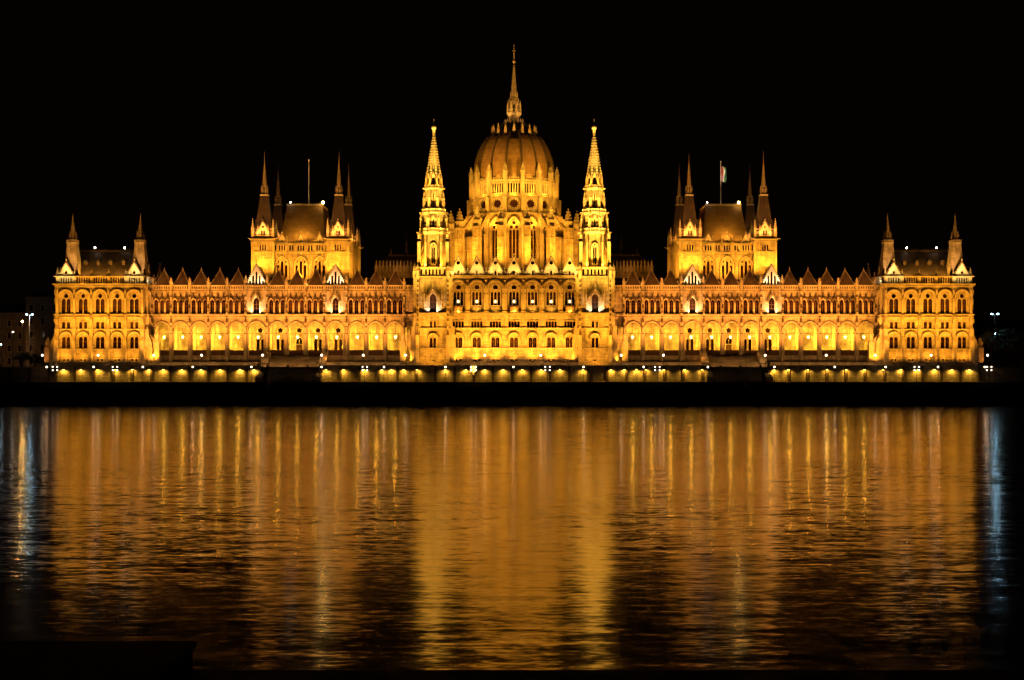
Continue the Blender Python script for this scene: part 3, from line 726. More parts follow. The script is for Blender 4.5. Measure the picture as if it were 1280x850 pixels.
def block(sg):
    Y0, Y1 = 14.0, 46.0; P = Pl(Y0); l = P.l; X = lambda o: sg*P.x(o)
    part = bpy.data.objects.new('wing_tower_block', bpy.data.meshes.new('w')); COL.objects.link(part); part.parent = BLD
    b = MB().mat(LIME)
    xo, xi = 327.0, 207.2; tw_ = 26.0
    def xr(a, c): return (min(X(a), X(c)), max(X(a), X(c)))
    z0, zg, zs = P.z(360), P.z(298.5), P.z(314.5)
    w3 = Win('triple_slot_window', [arch(l(x), 0, l(6.6), l(2.0), .03, 6) for x in (-3.1, 0, 3.1)], trim=.12, mat=PALE)
    par = Win('parapet_window', [arch(l(x), 0, l(6), l(2.1), .03, 6) for x in (-3.2, 0, 3.2)], trim=.12, mat=PALE)
    big = Win('tall_triple_window', [arch(-l(5), 0, l(17), l(3.4), .12, 8), arch(0, 0, l(22), l(3.4), .12, 8), arch(l(5), 0, l(17), l(3.4), .12, 8), circ(-l(4.6), l(23), l(1.2), 10), circ(l(4.6), l(23), l(1.2), 10)], trim=.14,
              hood=lambda q: q.darc(0, l(19), l(7.6), .3, -.3, .02, .8, 14, legs=l(19)))
    cents = []
    for (oa, ob) in ((xo, xo-tw_), (xi+tw_, xi)):
        x0, x1 = xr(oa, ob); cents.append((x0+x1)/2)
    W = (cents[0]-cents[1]); r = l(tw_)/2
    twr = [(cents[0], Y0+r), (cents[1], Y0+r), (cents[0], Y1-r), (cents[1], Y1-r)]
    for cx, cy in twr:
        for i in range(4):
            pn = Panel(b, part, T(cx, cy, 0) @ RZ(i*PI/2) @ T(0, -r, 0))
            if not (cy > 30 and i == 0): pn.win(w3, 0, P.z(313))
            b.mat(LIME); pn.done(-r, r, z0, zg, .45); b.mat(TRIM); b.M = pn.M
            for py, h, d in ((314.8, .25, .3), (299.4, .5, .6), (302, .2, .2), (319.5, .12, .1)): b.course(-r-d, r+d, -d, .03, P.z(py)-h/2, P.z(py)+h/2)
            for sx in (-1, 1): b.box(sx*r-.35, sx*r+.35, -.3, .02, z0, P.z(302)); b.bar((sx*r*1.05, -.3, zg-.1), (sx*r*1.28, -1.2, zg+.1), .16, .1, 5)
            b.M = Matrix()
        turret_crown(b, cx, cy, zg, P, r)
    # central part front / sides / rear
    ox, xi_ = xo-tw_, xi+tw_
    x0, x1 = xr(ox, xi_); cx = (x0+x1)/2; Yf = Y0+1.2
    pn = Panel(b, part, T(0, Yf, 0))
    for dx in (-23.6, 0, 23.6): pn.win(big, cx+l(dx), P.z(350)); pn.win(par, cx+l(dx), P.z(313))
    for dx in (-33.3, -11.8, 11.8, 33.3): pn.win(Win('pair_window', [arch(l(x), 0, l(6), l(2.1), .03, 6) for x in (-1.7, 1.7)], trim=.12, mat=PALE), cx+l(dx), P.z(313))
    b.mat(LIME); pn.done(x0, x1, z0, P.z(305), .5)
    b.mat(TRIM)
    for py, h, d in ((314.8, .25, .3), (305.2, .35, .35), (303.6, .2, .5), (318, .1, .1)): b.course(x0, x1, Yf-d, Yf+.03, P.z(py)-h/2, P.z(py)+h/2)
    for dx in (-35, -17.6, -6.4, 6.4, 17.6, 35): b.box(cx+l(dx)-.25, cx+l(dx)+.25, Yf-.3, Yf, P.z(314), P.z(304)); b.pinnacle(cx+l(dx), Yf, P.z(304.5), l(11), .6)
    b.balus(x0, x1, Yf+.1, P.z(303.6), l(2.4), .5)
    for dx in (-23.6, 0, 23.6):
        b.mat(PALE); b.M = T(cx+l(dx), Yf-.1, 0)
        h = [circ(0, P.z(301.8)+l(.6), l(1.3), 10), circ(-l(1.9), P.z(301.8)-l(2.2), l(1.3), 10), circ(l(1.9), P.z(301.8)-l(2.2), l(1.3), 10)]
        b.gable(0, P.z(305.8), l(11.5), l(14.5), 0, .4, h, 5, .18, l(2), legs=l(3)); b.mat(GLASS)
        for q in h: b.prism(offset(q, .02), .25, .28)
        b.mat(TRIM)
        for sx in (-1, 1): b.pinnacle(sx*l(6.3), 0, P.z(305.8), l(11), .5)
        b.M = Matrix()
    b.mat(LIME)
    b.box(x0+.2, x1-.2, Y1-6, Y1-1.4, z0, P.z(305)); bx0, bx1 = min(X(xo), X(xi)), max(X(xo), X(xi))
    b.box(bx0+1.2, bx1-1.2, Y0+r, Y1-r, z0, P.z(303.5)); b.mat(TRIM)
    for side in (-1, 1):                     # side wall detail
        Ms = T(bx0+1.2 if side < 0 else bx1-1.2, (Y0+Y1)/2, 0) @ RZ(-side*PI/2 if False else side*PI/2); 
        b.M = Ms
        hl = (Y1-Y0)/2-2*r
        for k in range(5): x = -hl+k*2*hl/4; b.box(x-.4, x+.4, -.7, 0, z0, P.z(303)); b.pinnacle(x, -.35, P.z(303), l(11), .6)
        for py in (314.8, 304.5): b.box(-hl, hl, -.3, 0, P.z(py)-.15, P.z(py)+.15)
        b.M = Matrix()
    part.data = b.build('x').data; bpy.data.objects.remove(bpy.data.objects['x'])
    # main hipped roof
    g = MB().mat(DOMEM); zb = P.z(303); zr = P.z(257.6)+1.2; Yb0, Yb1 = Yf+1.6, Y1-3
    hx0, hx1 = cx-l(30), cx+l(30); tx0, tx1 = cx-l(22.5), cx+l(22.5)
    yt0, yt1 = Yb0+6.5, Yb1-6.5
    lv = []
    for t in (0, .12, .3, .55, 1):
        s_ = t**.8; lv.append([(hx0+(tx0-hx0)*s_, Yb0+(yt0-Yb0)*s_), (hx1+(tx1-hx1)*s_, Yb0+(yt0-Yb0)*s_), (hx1+(tx1-hx1)*s_, Yb1+(yt1-Yb1)*s_), (hx0+(tx0-hx0)*s_, Yb1+(yt1-Yb1)*s_), zb+(zr-zb)*t])
    vs = [(x, y, q[4]) for q in lv for x, y in q[:4]]
    g.add(vs, [(4*k+i, 4*k+(i+1) % 4, 4*k+4+(i+1) % 4, 4*k+4+i) for k in range(4) for i in range(4)]+[(16, 17, 18, 19)])
    g.mat(TRIM); g.box(tx0-.1, tx1+.1, yt0-.15, yt0+.1, zr, zr+.35)
    for k in range(24): x = tx0+(tx1-tx0)*k/23; g.box(x-.04, x+.04, yt0-.04, yt0+.04, zr+.35, zr+.75)
    g.box(tx0-.1, tx0+.15, yt0, yt1, zr, zr+.3); g.box(tx1-.15, tx1+.1, yt0, yt1, zr, zr+.3)
    g.build('roof', part)
    # turret roofs
    for (tx, ty) in twr:
        g = MB().mat(SLATE); zc = zg+l(9.5)
        g.frus(0, 0, 0, zg+l(55)-zc, r*.80*math.sqrt(2), l(4.7)*math.sqrt(2), 4, PI/4); z1 = zg+l(55)-zc
        g.mat(PALE); g.box(-l(5.0), l(5.0), -l(5.0), l(5.0), z1, z1+.35); g.mat(TRIM)
        for i in range(8): a = PI/8+i*PI/4; g.frus(l(3.6)*math.cos(a), l(3.6)*math.sin(a), z1+.3, z1+l(8), .16, .16, 5); g.pinnacle(l(3.9)*math.cos(a), l(3.9)*math.sin(a), z1+l(5), l(8), .3, .35)
        g.mat(RIBM); g.frus(0, 0, z1+.3, z1+l(11), l(2.0), l(2.0), 8); g.mat(TRIM); g.spire(0, 0, z1+l(11), z1+l(46), l(2.6), 8, 12, .1, l(10))
        o = g.build('turret_roof', part); o.location = (tx, ty, zc)
    # lights
    zf = P.z(352)
    for dx in (-24, -8, 8, 24): spot((cx+l(dx), Yf-6.5, zf+1.2), (cx+l(dx), Yf, P.z(320)), 1150, YEL, 130, 1, .15)
    for tx in cents:
        for dx in (-2.5, 2.5): spot((tx+dx, Y0-5, zf+3.0), (tx+dx*.5, Y0, P.z(315)), 1100, YEL, 130, 1, .15)
    side = (bx1 if sg < 0 else bx0); d = 1 if sg < 0 else -1
    for yy in (18, 27, 36, 44): spot((side+d*6, yy, zf+1.5), (side, yy, P.z(318)), 1500, YEL, 120, 1, .15)
    oside = (bx0 if sg < 0 else bx1)
    for yy in (20, 40): spot((oside-d*6, yy, zf+1.5), (oside, yy, P.z(318)), 900, YEL, 120, 1, .15)
    spot((cx, Yf+.9, P.z(296)), (cx, Yf+6, P.z(272)), 420, (1, .48, .05), 150, 1, .1)
    spot((cx-l(15), Yf+.6, P.z(299)), (cx-l(12), Yf+6, P.z(272)), 160, (1, .48, .05), 150, 1, .1)
    spot((cx+l(15), Yf+.6, P.z(299)), (cx+l(12), Yf+6, P.z(272)), 160, (1, .48, .05), 150, 1, .1)
    for tx, ty in twr:
        f = 1 if ty < 30 else .6
        spot((tx-1.6, ty-r-1.4, zg+.6), (tx-.6, ty-r+.5, zg+6), 230*f, ORN, 130, 1, .06); spot((tx+1.6, ty-r-1.4, zg+.6), (tx+.6, ty-r+.5, zg+6), 230*f, ORN, 130, 1, .06)
        spot((tx, ty-r-4.5, zg+1), (tx, ty, zg+15), 520*f, (1, .42, .10), 80, 1, .1)
    return part, (cx, yt0, zr)
blk = [block(-1), block(1)]

# ================================================================ END PAVILIONS
def pavilion(sg):
    Y0 = -1.0; P = Pl(Y0); l = P.l; X = lambda o: sg*P.x(o)
    part = bpy.data.objects.new('end_pavilion', bpy.data.meshes.new('w')); COL.objects.link(part); part.parent = BLD
    b = MB().mat(LIME)
    x0, x1 = min(X(462), X(572.5)), max(X(462), X(572.5)); cx = (x0+x1)/2; Wd = (x1-x0)/2; bx = [cx+l(21.3)*i for i in (-2, -1, 0, 1, 2)]
    Yb = 22.0; DEP = Yb-Y0
    def gw(q):
        q.darc(0, l(20.4), l(8.2), .34, -.55, .02, 0, 16, legs=.3)
        q.box(-l(6.4), l(6.4), -.4, 0, -.35, 0)
    main = Win('main_window', [arch(-l(3.1), 0, l(15.8), l(5.1)), arch(l(3.1), 0, l(15.8), l(5.1)), circ(0, l(21.9), l(2.9))], trim=.16, hood=gw,
               transom=[(-l(5.2), l(5.2), l(9.4), l(9.4)+.12)]+[(x-.06, x+.06, 0, l(17)) for x in (-l(3), l(3))])
    mz = Win('mezzanine_window', [rect(-l(3), 0, l(8.2), l(4.1)), rect(l(3), 0, l(8.2), l(4.1))], trim=.13, transom=[(-l(2.9)-.05, -l(2.9)+.05, 0, l(7.8)), (l(2.9)-.05, l(2.9)+.05, 0, l(7.8))])
    lw = Win('arched_window', [arch(-l(2.8), 0, l(12), l(4.8)), arch(l(2.8), 0, l(12), l(4.8))], trim=.14, hood=lambda q: q.darc(0, l(13), l(6.4), .34, -.5, .02, 0, 14, legs=.3),
             transom=[(-l(4.6), l(4.6), l(8), l(8)+.1)])
    bs = Win('basement_window', [rect(-l(2.4), 0, l(3), l(2.6)), rect(l(2.4), 0, l(3), l(2.6))], trim=.1)
    slot = Win('parapet_window', [arch(l(x), 0, l(6.8), l(1.95), .02, 4) for x in (-7.5, -4.5, -1.5, 1.5, 4.5, 7.5)], trim=.05, mat=PALE)
    gsl = Win('gable_window', [arch(l(x), 0, l(6.4), l(1.95), .02, 4) for x in (-6, -3, 0, 3, 6)], trim=.05, mat=PALE)
    for face in range(3):
        if face == 0: M = T(0, Y0, 0); xs = bx; a0, a1 = x0, x1
        else:
            s_ = -1 if face == 1 else 1      # side walls, same storeys
            M = T(x0 if s_ < 0 else x1, (Y0+Yb)/2, 0) @ RZ(s_*PI/2); a0, a1 = -DEP/2, DEP/2; xs = [-l(32), -l(10.7), l(10.7), l(32)]
        pn = Panel(b, part, M)
        for x in xs:
            pn.win(bs, x, P.z(451.8)); pn.win(lw, x, P.z(435.4)); pn.win(mz, x, P.z(410.8)); pn.win(main, x, P.z(391.8))
        for i, x in enumerate(xs): pn.win(gsl if i in (0, len(xs)-1) else slot, x, P.z(354))
        b.mat(LIME); pn.done(a0, a1, P.z(453), P.z(345.5), .5); b.M = M; b.mat(TRIM)
        for py, h, d in ((452.2, .35, .5), (436.4, .25, .25), (447.5, .15, .12), (411.7, .3, .3), (396.4, .25, .25), (393.4, .3, .4), (355.4, .4, .6), (357.5, .2, .35), (345.6, .25, .4)):
            b.course(a0-d, a1+d, -d*1.5, .04, P.z(py)-h/2, P.z(py)+h/2)
        n = int((a1-a0)/.45)
        for i in range(n): x = a0+(i+.5)*(a1-a0)/n; b.box(x-.1, x+.1, -.35, 0, P.z(359.4), P.z(357.8)); b.box(x-.07, x+.07, -.2, .1, P.z(345), P.z(343.2))
        edges = [xs[0]-l(10.6)]+[x+l(10.6) for x in xs]
        for i, x in enumerate(edges):
            e = .0 if 0 < i < len(edges)-1 else .25
            b.prism([(0, P.z(453)), (1.9+e, P.z(453)), (1.7+e, P.z(436)), (1.0+e, P.z(418)), (.45+e, P.z(411)), (0, P.z(411))], 0, 0) if False else None
            Mk = b.M.copy()                  # stepped buttress (profile in depth)
            w = l(2.0+e*2)
            prof = [(0.02, P.z(453)), (0.02, P.z(405)), (-.5-e, P.z(411)), (-.75-e, P.z(420)), (-1.5-e, P.z(426)), (-2.0-e, P.z(453))]
            b.add([(x-w, y, z) for y, z in prof]+[(x+w, y, z) for y, z in prof], [tuple(range(5, -1, -1)), tuple(range(6, 12))]+[(i2, (i2+1) % 6, 6+(i2+1) % 6, 6+i2) for i2 in range(6)])
            b.box(x-w*.6, x+w*.6, -.45-e, .02, P.z(405.5), P.z(356)); b.box(x-w*.9, x+w*.9, -.6-e, .02, P.z(394.5), P.z(392.5))
            b.pinnacle(x, -.45-e, P.z(404), l(10), .65); b.pinnacle(x, -.3-e, P.z(380), l(12), .55); b.frus(x, -.5-e, P.z(368), P.z(362), .3, .3, 6)
            b.pinnacle(x, .1, P.z(355), l(20 if e else 18), .8)
        for x in (xs[0], xs[-1]):
            b.mat(PALE); b.M = M @ T(x, -.15, 0)
            hc = circ(0, P.z(340.6), l(2.0), 12)
            b.gable(0, P.z(345.6), l(20.5), l(17.5), 0, .5, [hc], 8, .22, l(5)); b.rim(hc, .14, -.1, 0); b.mat(GLASS); b.prism(offset(hc, .02), .35, .38); b.mat(TRIM)
        b.M = Matrix()
    b.mat(LIME); b.box(x0, x1, Yb-.4, Yb, P.z(453), P.z(345.5)); b.box(x0+.3, x1-.3, Y0+1, Yb-.5, P.z(347), P.z(345.8))
    # outer raking buttress porch
    ox = x0 if sg < 0 else x1; q0, q1 = ox, ox+sg*l(15)
    b.mat(LIME); yy = Y0+3
    out = [(q0, P.z(453)), (q1, P.z(453)), (q1, P.z(436)), (q0, P.z(409))]
    if sg < 0: out = [(q1, P.z(453)), (q0, P.z(453)), (q0, P.z(409)), (q1, P.z(436))]
    hc = arch((q0+q1)/2+sg*.2, P.z(452.3), P.z(440), l(6.5), .2, 10)
    b.wall(out, [hc], yy, 2); b.add([(x, yy, z) for x, z in out]+[(x, yy+2, z) for x, z in out], [(i, 4+i, 4+(i+1) % 4, (i+1) % 4) for i in range(4)]); b.wall(out, [hc], yy+2, .1)
    b.mat(TRIM); b.rim(hc, .2, yy-.12, yy+.1); b.box(q1-.7, q1+.7, yy-.5, yy+2.2, P.z(453), P.z(434)); b.pinnacle(q1, yy+.8, P.z(434), l(12), 1.1)
    part.data = b.build('x').data; bpy.data.objects.remove(bpy.data.objects['x'])
    # hipped roof
    g = MB().mat(SLATE); zb = P.z(349); zr = P.z(315.8)+1.0; i = 1.2
    A = [(x0+i, Y0+i+.6, zb), (x1-i, Y0+i+.6, zb), (x1-i, Yb-i, zb), (x0+i, Yb-i, zb)]
    tx0, tx1 = cx-l(38), cx+l(38); B = [(tx0, Y0+8.5, zr), (tx1, Y0+8.5, zr), (tx1, Yb-8, zr), (tx0, Yb-8, zr)]
    g.add(A+B, [(k, (k+1) % 4, 4+(k+1) % 4, 4+k) for k in range(4)]+[(4, 5, 6, 7)])
    g.mat(RIBM); g.box(tx0, tx1, Y0+8.3, Y0+8.6, zr, zr+.35)
    for k in range(30): x = tx0+(tx1-tx0)*k/29; g.box(x-.05, x+.05, Y0+8.4, Y0+8.5, zr+.35, zr+.85)
    for x in (-l(24), -l(8), l(8), l(24)):   # little dormers
        zz = zb+(zr-zb)*.55; y = Y0+i+.6+(7.3-i)*.5
        g.mat(BRONZE); g.box(cx+x-.45, cx+x+.45, y-.4, y+1, zz-.3, zz+.5); g.mat(SLATE); g.prism([(cx+x-.7, zz+.5), (cx+x+.7, zz+.5), (cx+x, zz+1.3)], y-.5, y+1.3)
    g.build('roof', part)
    for o_ in (470.2, 555.3):                # corner turrets
        for yy, s2 in ((Y0+3.0, 1),):
            g = MB().mat(LIME); zt = P.z(303.6)
            g.frus(0, 0, P.z(350)-zt, 0, l(9.8)*math.sqrt(2), l(5.7)*math.sqrt(2), 4, PI/4); g.mat(TRIM)
            g.box(-l(6.2), l(6.2), -l(6.2), l(6.2), 0, .3); g.ring_balus(0, 0, l(5.9)*math.sqrt(2), .3, .7, 4, 6, 0, .1, .15)
            g.frus(0, 0, .3, l(8), l(3), l(3), 8)
            for k in range(8): a = PI/8+k*PI/4; g.pinnacle(l(4.2)*math.cos(a), l(4.2)*math.sin(a), .3, l(14), .42, .5)
            g.spire(0, 0, l(8), l(32), l(3.6), 8, 9, .12, l(6))
            o = g.build('corner_turret', part); o.location = (X(o_)*(1 if yy < 10 else 1), yy, zt)
    # lights
    for i, x in enumerate(bx):
        spot((x, Y0-2.6, P.z(452.5)+.1), (x, Y0+.2, P.z(405)), 300, YEL, 160, 1, .15)
    for x in [bx[0]-l(10)]+[q+l(10.6) for q in bx]: spot((x, Y0-14.5, ZG+.5), (x, Y0, P.z(372)), 3500, YEL, 80, 1, .2)
    for x in (bx[0], bx[-1]):
        for sx in (-1, 1): spot((x+sx*l(7.5), Y0-2.4, P.z(355)+.2), (x+sx*l(1), Y0, P.z(333)), 120, (1, .66, .2), 130, 1, .06)
    for x in bx[1:-1]: spot((x, Y0-2.0, P.z(355)+.1), (x, Y0, P.z(340)), 70, YEL, 150, 1, .06)
    for o_ in (470.2, 555.3): spot((X(o_), Y0-3.5, P.z(346)), (X(o_), Y0+3, P.z(305)), 520, (1, .45, .13), 90, 1, .1)
    for x in (-l(20), 0, l(20)): spot((cx+x, Y0+.9, P.z(344)), (cx+x, Y0+5, P.z(328)), 360, (1, .44, .05), 150, 1, .1)
    ix = x1 if sg < 0 else x0; d = -sg
    spot((ix+d*.9, Y0+2, P.z(354)), (ix, Y0+4, P.z(335)), 90, (1, .78, .4), 140, 1, .06)
    spot((ix+d*3, Y0-.6, P.z(451.5)), (ix, Y0+4, P.z(400)), 500, YEL, 130, 1, .1)
    oxx = x0 if sg < 0 else x1
    spot((oxx+sg*7, Y0+2, ZG+.5), (oxx, Y0+6, P.z(400)), 700, ORN, 120, 1, .1)
    return part, (tx0, tx1, Y0+8.4, zr)
pav = [pavilion(-1), pavilion(1)]

# ================================================================ DOME
def dome():
    YD = 36.0; P = Pl(YD); l = P.l; cy = YD
    part = bpy.data.objects.new('dome_drum', bpy.data.meshes.new('d')); COL.objects.link(part); part.parent = BLD
    b = MB().mat(LIME); N = 16
    big = Win('tall_tracery_window', [arch(l(x), 0, l(33), l(3.2), .06, 6) for x in (-4.2, 0, 4.2)]+[circ(0, l(43.2), l(2.3), 12), circ(-l(3.2), l(38), l(2.2), 12), circ(l(3.2), l(38), l(2.2), 12)], trim=.15,
              hood=lambda q: q.darc(0, l(36.5), l(7.2), .4, -.35, .02, 2.0, 14, legs=l(36)), transom=[(-l(5.5), l(5.5), l(z), l(z)+.12) for z in (12, 22)])
    rose = Win('rose_window', [flower(0, 0, l(6.2), 10, 40, .28)], trim=.16, hood=lambda q: q.rim(circ(0, 0, l(6.9), 24), .2, -.3, .02))
    five = Win('five_light_window', [arch(l(x), 0, l(11), l(2.1), .02, 4) for x in (-6.4, -3.2, 0, 3.2, 6.4)], trim=.1, mat=PALE)
    small = Win('lancet_window', [arch(0, 0, l(17), l(5), .4, 8)], trim=.2)
    arc2 = Win('round_arched_window', [arch(0, 0, l(13), l(8), .2, 10)], trim=.2)
    def ringwall(ap, za, zb_, wins, rr=N, only=None):
        hf = ap*math.tan(PI/rr)
        for i in range(rr):
            pn = Panel(b, part, T(0, cy, 0) @ RZ(2*PI*i/rr) @ T(0, -ap, 0))
            fr = min(i, rr-i) <= 4
            if fr:
                for w, z in wins: pn.win(w, 0, z)
            pn.done(-hf, hf, za, zb_, .6)
    kf = 1.03
    # top arcade storey
    r1 = l(51.5)*kf*.97
    front = P.k*.0
    ringwall(r1, P.z(250), P.z(231.5), [(five, P.z(247))])
    r2 = l(53)
    ringwall(r2, P.z(272), P.z(250), [(rose, P.z(260.2))])
    r3 = l(55.5)
    ringwall(r3, P.z(345), P.z(272), [(big, P.z(327))])
    b.mat(TRIM)
    rc = lambda ap: ap/math.cos(PI/N)
    for py, r, h in ((231.5, r1+.5, .4), (250.2, r2+.3, .35), (253, r2+.12, .2), (272, r3+.2, .35), (234, r1+.2, .25)):
        b.frus(0, cy, P.z(py)-h/2, P.z(py)+h/2, rc(r), rc(r), N)
    b.ring_balus(0, cy, rc(r1+.35), P.z(231.2), l(2.6), N, 8)
    for i in range(N*8):
        a = 2*PI*i/(N*8); b.box(rc(r1)*math.cos(a)-.1, rc(r1)*math.cos(a)+.1, cy+rc(r1)*math.sin(a)-.1, cy+rc(r1)*math.sin(a)+.1, P.z(228.7), P.z(226.8))
    part_b = b
    # buttress piers at the corners, pinnacles
    for i in range(N):
        a = PI/N+2*PI*i/N-PI/2; M = T(0, cy, 0) @ RZ(a+PI/2)
        b.M = M; b.mat(TRIM)
        b.box(-.55, .55, -rc(r1)-1.0, -rc(r1)+.3, P.z(252), P.z(229)); b.box(-.6, .6, -rc(r2)-1.3, -rc(r2)+.3, P.z(275), P.z(252))
        b.box(-.7, .7, -rc(r3)-1.2, -rc(r3)+.3, P.z(345), P.z(272))
        b.pinnacle(0, -rc(r1)-.5, P.z(229), l(18), 1.15, .45)
        # outer pier + flyer
        ro = rc(r3)+7.0-1.2
        b.mat(LIME); b.box(-.95, .95, -ro-1.1, -ro+1.1, P.z(345), P.z(290)); b.mat(PALE); b.pinnacle(0, -ro, P.z(290), l(24), 1.7, .3); b.mat(TRIM)
        b.box(-1.1, 1.1, -ro-1.3, -ro+1.3, P.z(291), P.z(289.5)); b.box(-1.05, 1.05, -ro-1.25, -ro+1.25, P.z(304), P.z(303))
        zA, zB = P.z(290), P.z(266); yA, yB = -ro+1, -rc(r2)
        th = 1.3
        pts = []
        for k in range(7):
            t = k/6; pts.append((yA+(yB-yA)*t, zA+(zB-zA)*t))
        low = [(yA+(yB-yA)*t, zA-th-1.6+(zB-zA)*(t**.5)*1.0+.6*t) for t in [k/6 for k in range(7)]]
        vs = [(-.35, y, z) for y, z in pts]+[(-.35, y, z) for y, z in low]+[(.35, y, z) for y, z in pts]+[(.35, y, z) for y, z in low]
        fs = []
        for k in range(6): fs += [(k, k+1, 8+k, 7+k), (14+k, 21+k, 22+k, 15+k), (k, 14+k, 15+k, k+1), (7+k, 8+k, 22+k, 21+k)]
        b.add(vs, fs)
    b.M = Matrix()
    # chapel ring between the piers (low)
    b.mat(LIME); rr4 = rc(r3)+3.4
    for i in range(N):
        if i in (0, 1, 15): continue
        pn = Panel(b, part, T(0, cy, 0) @ RZ(2*PI*i/N) @ T(0, -rr4*math.cos(PI/N), 0)); hf = rr4*math.sin(PI/N)
        if i in (2, 14, 5, 11): pn.win(small, 0, P.z(328))
        elif i in (3, 13, 4, 12): pn.win(arc2, 0, P.z(328))
        pn.done(-hf, hf, P.z(345), P.z(300), .6)
    b.mat(SLATE)
    for i in range(N):
        if i in (0, 1, 15): continue
        b.M = T(0, cy, 0) @ RZ(2*PI*i/N); hf = rr4*math.sin(PI/N); h3 = r3*math.tan(PI/N)
        b.add([(-hf, -rr4*math.cos(PI/N), P.z(300)), (hf, -rr4*math.cos(PI/N), P.z(300)), (h3, -r3, P.z(292)), (-h3, -r3, P.z(292))], [(0, 1, 2, 3)])
    b.M = Matrix()
    part.data = b.build('x').data; bpy.data.objects.remove(bpy.data.objects['x'])
    # ---- dome shell
    g = MB().mat(DOMEM)
    prof = [(48.5, 231), (50, 224), (50, 216), (49.2, 208), (47.4, 200), (44.8, 192.5), (41.5, 185.5), (37.6, 179), (33.4, 174), (28.7, 170)]
    pr = [(l(r), P.z(y)-P.z(231)) for r, y in prof]
    g.lathe(0, 0, pr, 16, -PI/2+PI/16)
    d = g.build('dome', BLD); d.location = (0, cy, P.z(231))
    for i in range(16):
        q = MB().mat(RIBM); a = -PI/2+PI/16+i*PI/8
        for (r0, z0), (r1_, z1) in zip(pr, pr[1:]):
            q.bar((r0, 0, z0), (r1_, 0, z1), .34, .34, 6)
        o = q.build('rib', d); o.rotation_euler = (0, 0, a)
    c = MB().mat(RIBM); l0 = P.z(170)-P.z(231)
    c.lathe(0, 0, [(l(28.7), l0), (l(26), l0+l(3)), (l(19), l0+l(8)), (l(13.5), l0+l(14)), (l(12), l0+l(17))], 16, -PI/2+PI/16)
    c.mat(TRIM)
    for i in range(16): a = -PI/2+i*PI/8; c.pinnacle(l(27.4)*math.cos(a), l(27.4)*math.sin(a), l0, l(12), l(3.2), .3)
    c.mat(RIBM)
    for i in range(16): a = -PI/2+PI/16+i*PI/8; c.bar((l(27)*math.cos(a), l(27)*math.sin(a), l0+l(2)), (l(12)*math.cos(a), l(12)*math.sin(a), l0+l(17)), .3, .2, 5)
    c.build('dome_cap', d)
    L = MB().mat(TRIM); z = lambda py: P.z(py)-P.z(231)
    L.frus(0, 0, z(157), z(152), l(12.5), l(11), 16); L.ring_balus(0, 0, l(12.5), z(157), l(4), 16, 3, None, .12, .2)
    for i in range(16): a = i*PI/8; L.pinnacle(l(11.6)*math.cos(a), l(11.6)*math.sin(a), z(157), l(8), .5)
    L.frus(0, 0, z(153), z(146), l(7), l(7), 8); L.frus(0, 0, z(147), z(142.5), l(7), l(9.6), 8); L.frus(0, 0, z(142.5), z(141.5), l(9.8), l(9.8), 8)
    L.ring_balus(0, 0, l(9.4), z(141.5), l(4), 8, 4, None, .12, .2)
    for i in range(8):
        a = PI/8+i*PI/4; L.frus(l(5.6)*math.cos(a), l(5.6)*math.sin(a), z(142), z(130), .2, .2, 6); L.pinnacle(l(8.4)*math.cos(a), l(8.4)*math.sin(a), z(141.5), l(15), .5, .6)
        L.bar((l(8.4)*math.cos(a), l(8.4)*math.sin(a), z(132)), (l(5)*math.cos(a), l(5)*math.sin(a), z(126)), .15, .15, 4)
        L.M = RZ(i*PI/4) @ T(0, -l(5.8), 0); L.gable(0, z(131), l(4), l(6), 0, .2, (), 4, .14, .3); L.M = Matrix()
    L.mat(RIBM); L.frus(0, 0, z(142), z(128), l(2.4), l(2.4), 8); L.mat(TRIM); L.frus(0, 0, z(130.5), z(128), l(6.2), l(6.2), 8); L.frus(0, 0, z(128), z(122), l(6), l(4.6), 8)  # dark core painted for the shade between the lantern pillars
    for i in range(8): a = PI/8+i*PI/4; L.pinnacle(l(4.5)*math.cos(a), l(4.5)*math.sin(a), z(124), l(10), .35); L.pinnacle(l(5.9)*math.cos(a), l(5.9)*math.sin(a), z(129), l(6), .4)
    L.build('lantern', d)
    S = MB().mat(TRIM); S.spire(0, 0, z(122), z(78), l(3.0), 8, 16, .2)
    S.ball(0, 0, z(77), .5, 8, 6); S.frus(0, 0, z(77), z(55), .18, .05, 6); S.ball(0, 0, z(67), .28, 6, 4); S.box(-.6, .6, -.05, .05, z(64), z(63.4))
    S.build('spire', d)
    # lights
    for i in range(-4, 5):
        a = i*PI/8; s_, c_ = math.sin(a), math.cos(a); ft = 1-.09*abs(i)
        f = (1, 1, .85, .42, .12)[abs(i)]
        spot((s_*27, cy-c_*27, P.z(341)), (s_*15, cy-c_*15, P.z(280)), 3900*f, YEL, 110, 1, .2)
        spot((s_*(r3+2.3), cy-c_*(r3+2.3), P.z(291)), (s_*r2, cy-c_*r2, P.z(262)), 600*ft, YEL, 150, 1, .15)
        spot((s_*(r2+1.5), cy-c_*(r2+1.5), P.z(250)), (s_*r1, cy-c_*r1, P.z(236)), 240*ft, YEL, 160, 1, .1)
        spot((s_*(r1+.0), cy-c_*(r1+.0), P.z(230)+.3), (s_*l(42), cy-c_*l(42), P.z(195)), 45*f, (1, .44, .04), 150, 1, .15)
    for sx in (-1, 1):
        spot((sx*18.0, 4.0, P.z(289)), (sx*3.5, 26, P.z(198)), 11500, (1, .46, .035), 70, 1, .3)
        spot((sx*18.4, 4.5, P.z(285)), (0, cy, P.z(122)), 7500, (1, .42, .08), 36, 1, .3)
    for sx in (-1, 1):
        spot((sx*6.5, cy-6, P.z(160)), (0, cy, P.z(115)), 260, (1, .46, .12), 110, 1, .1)
dome()

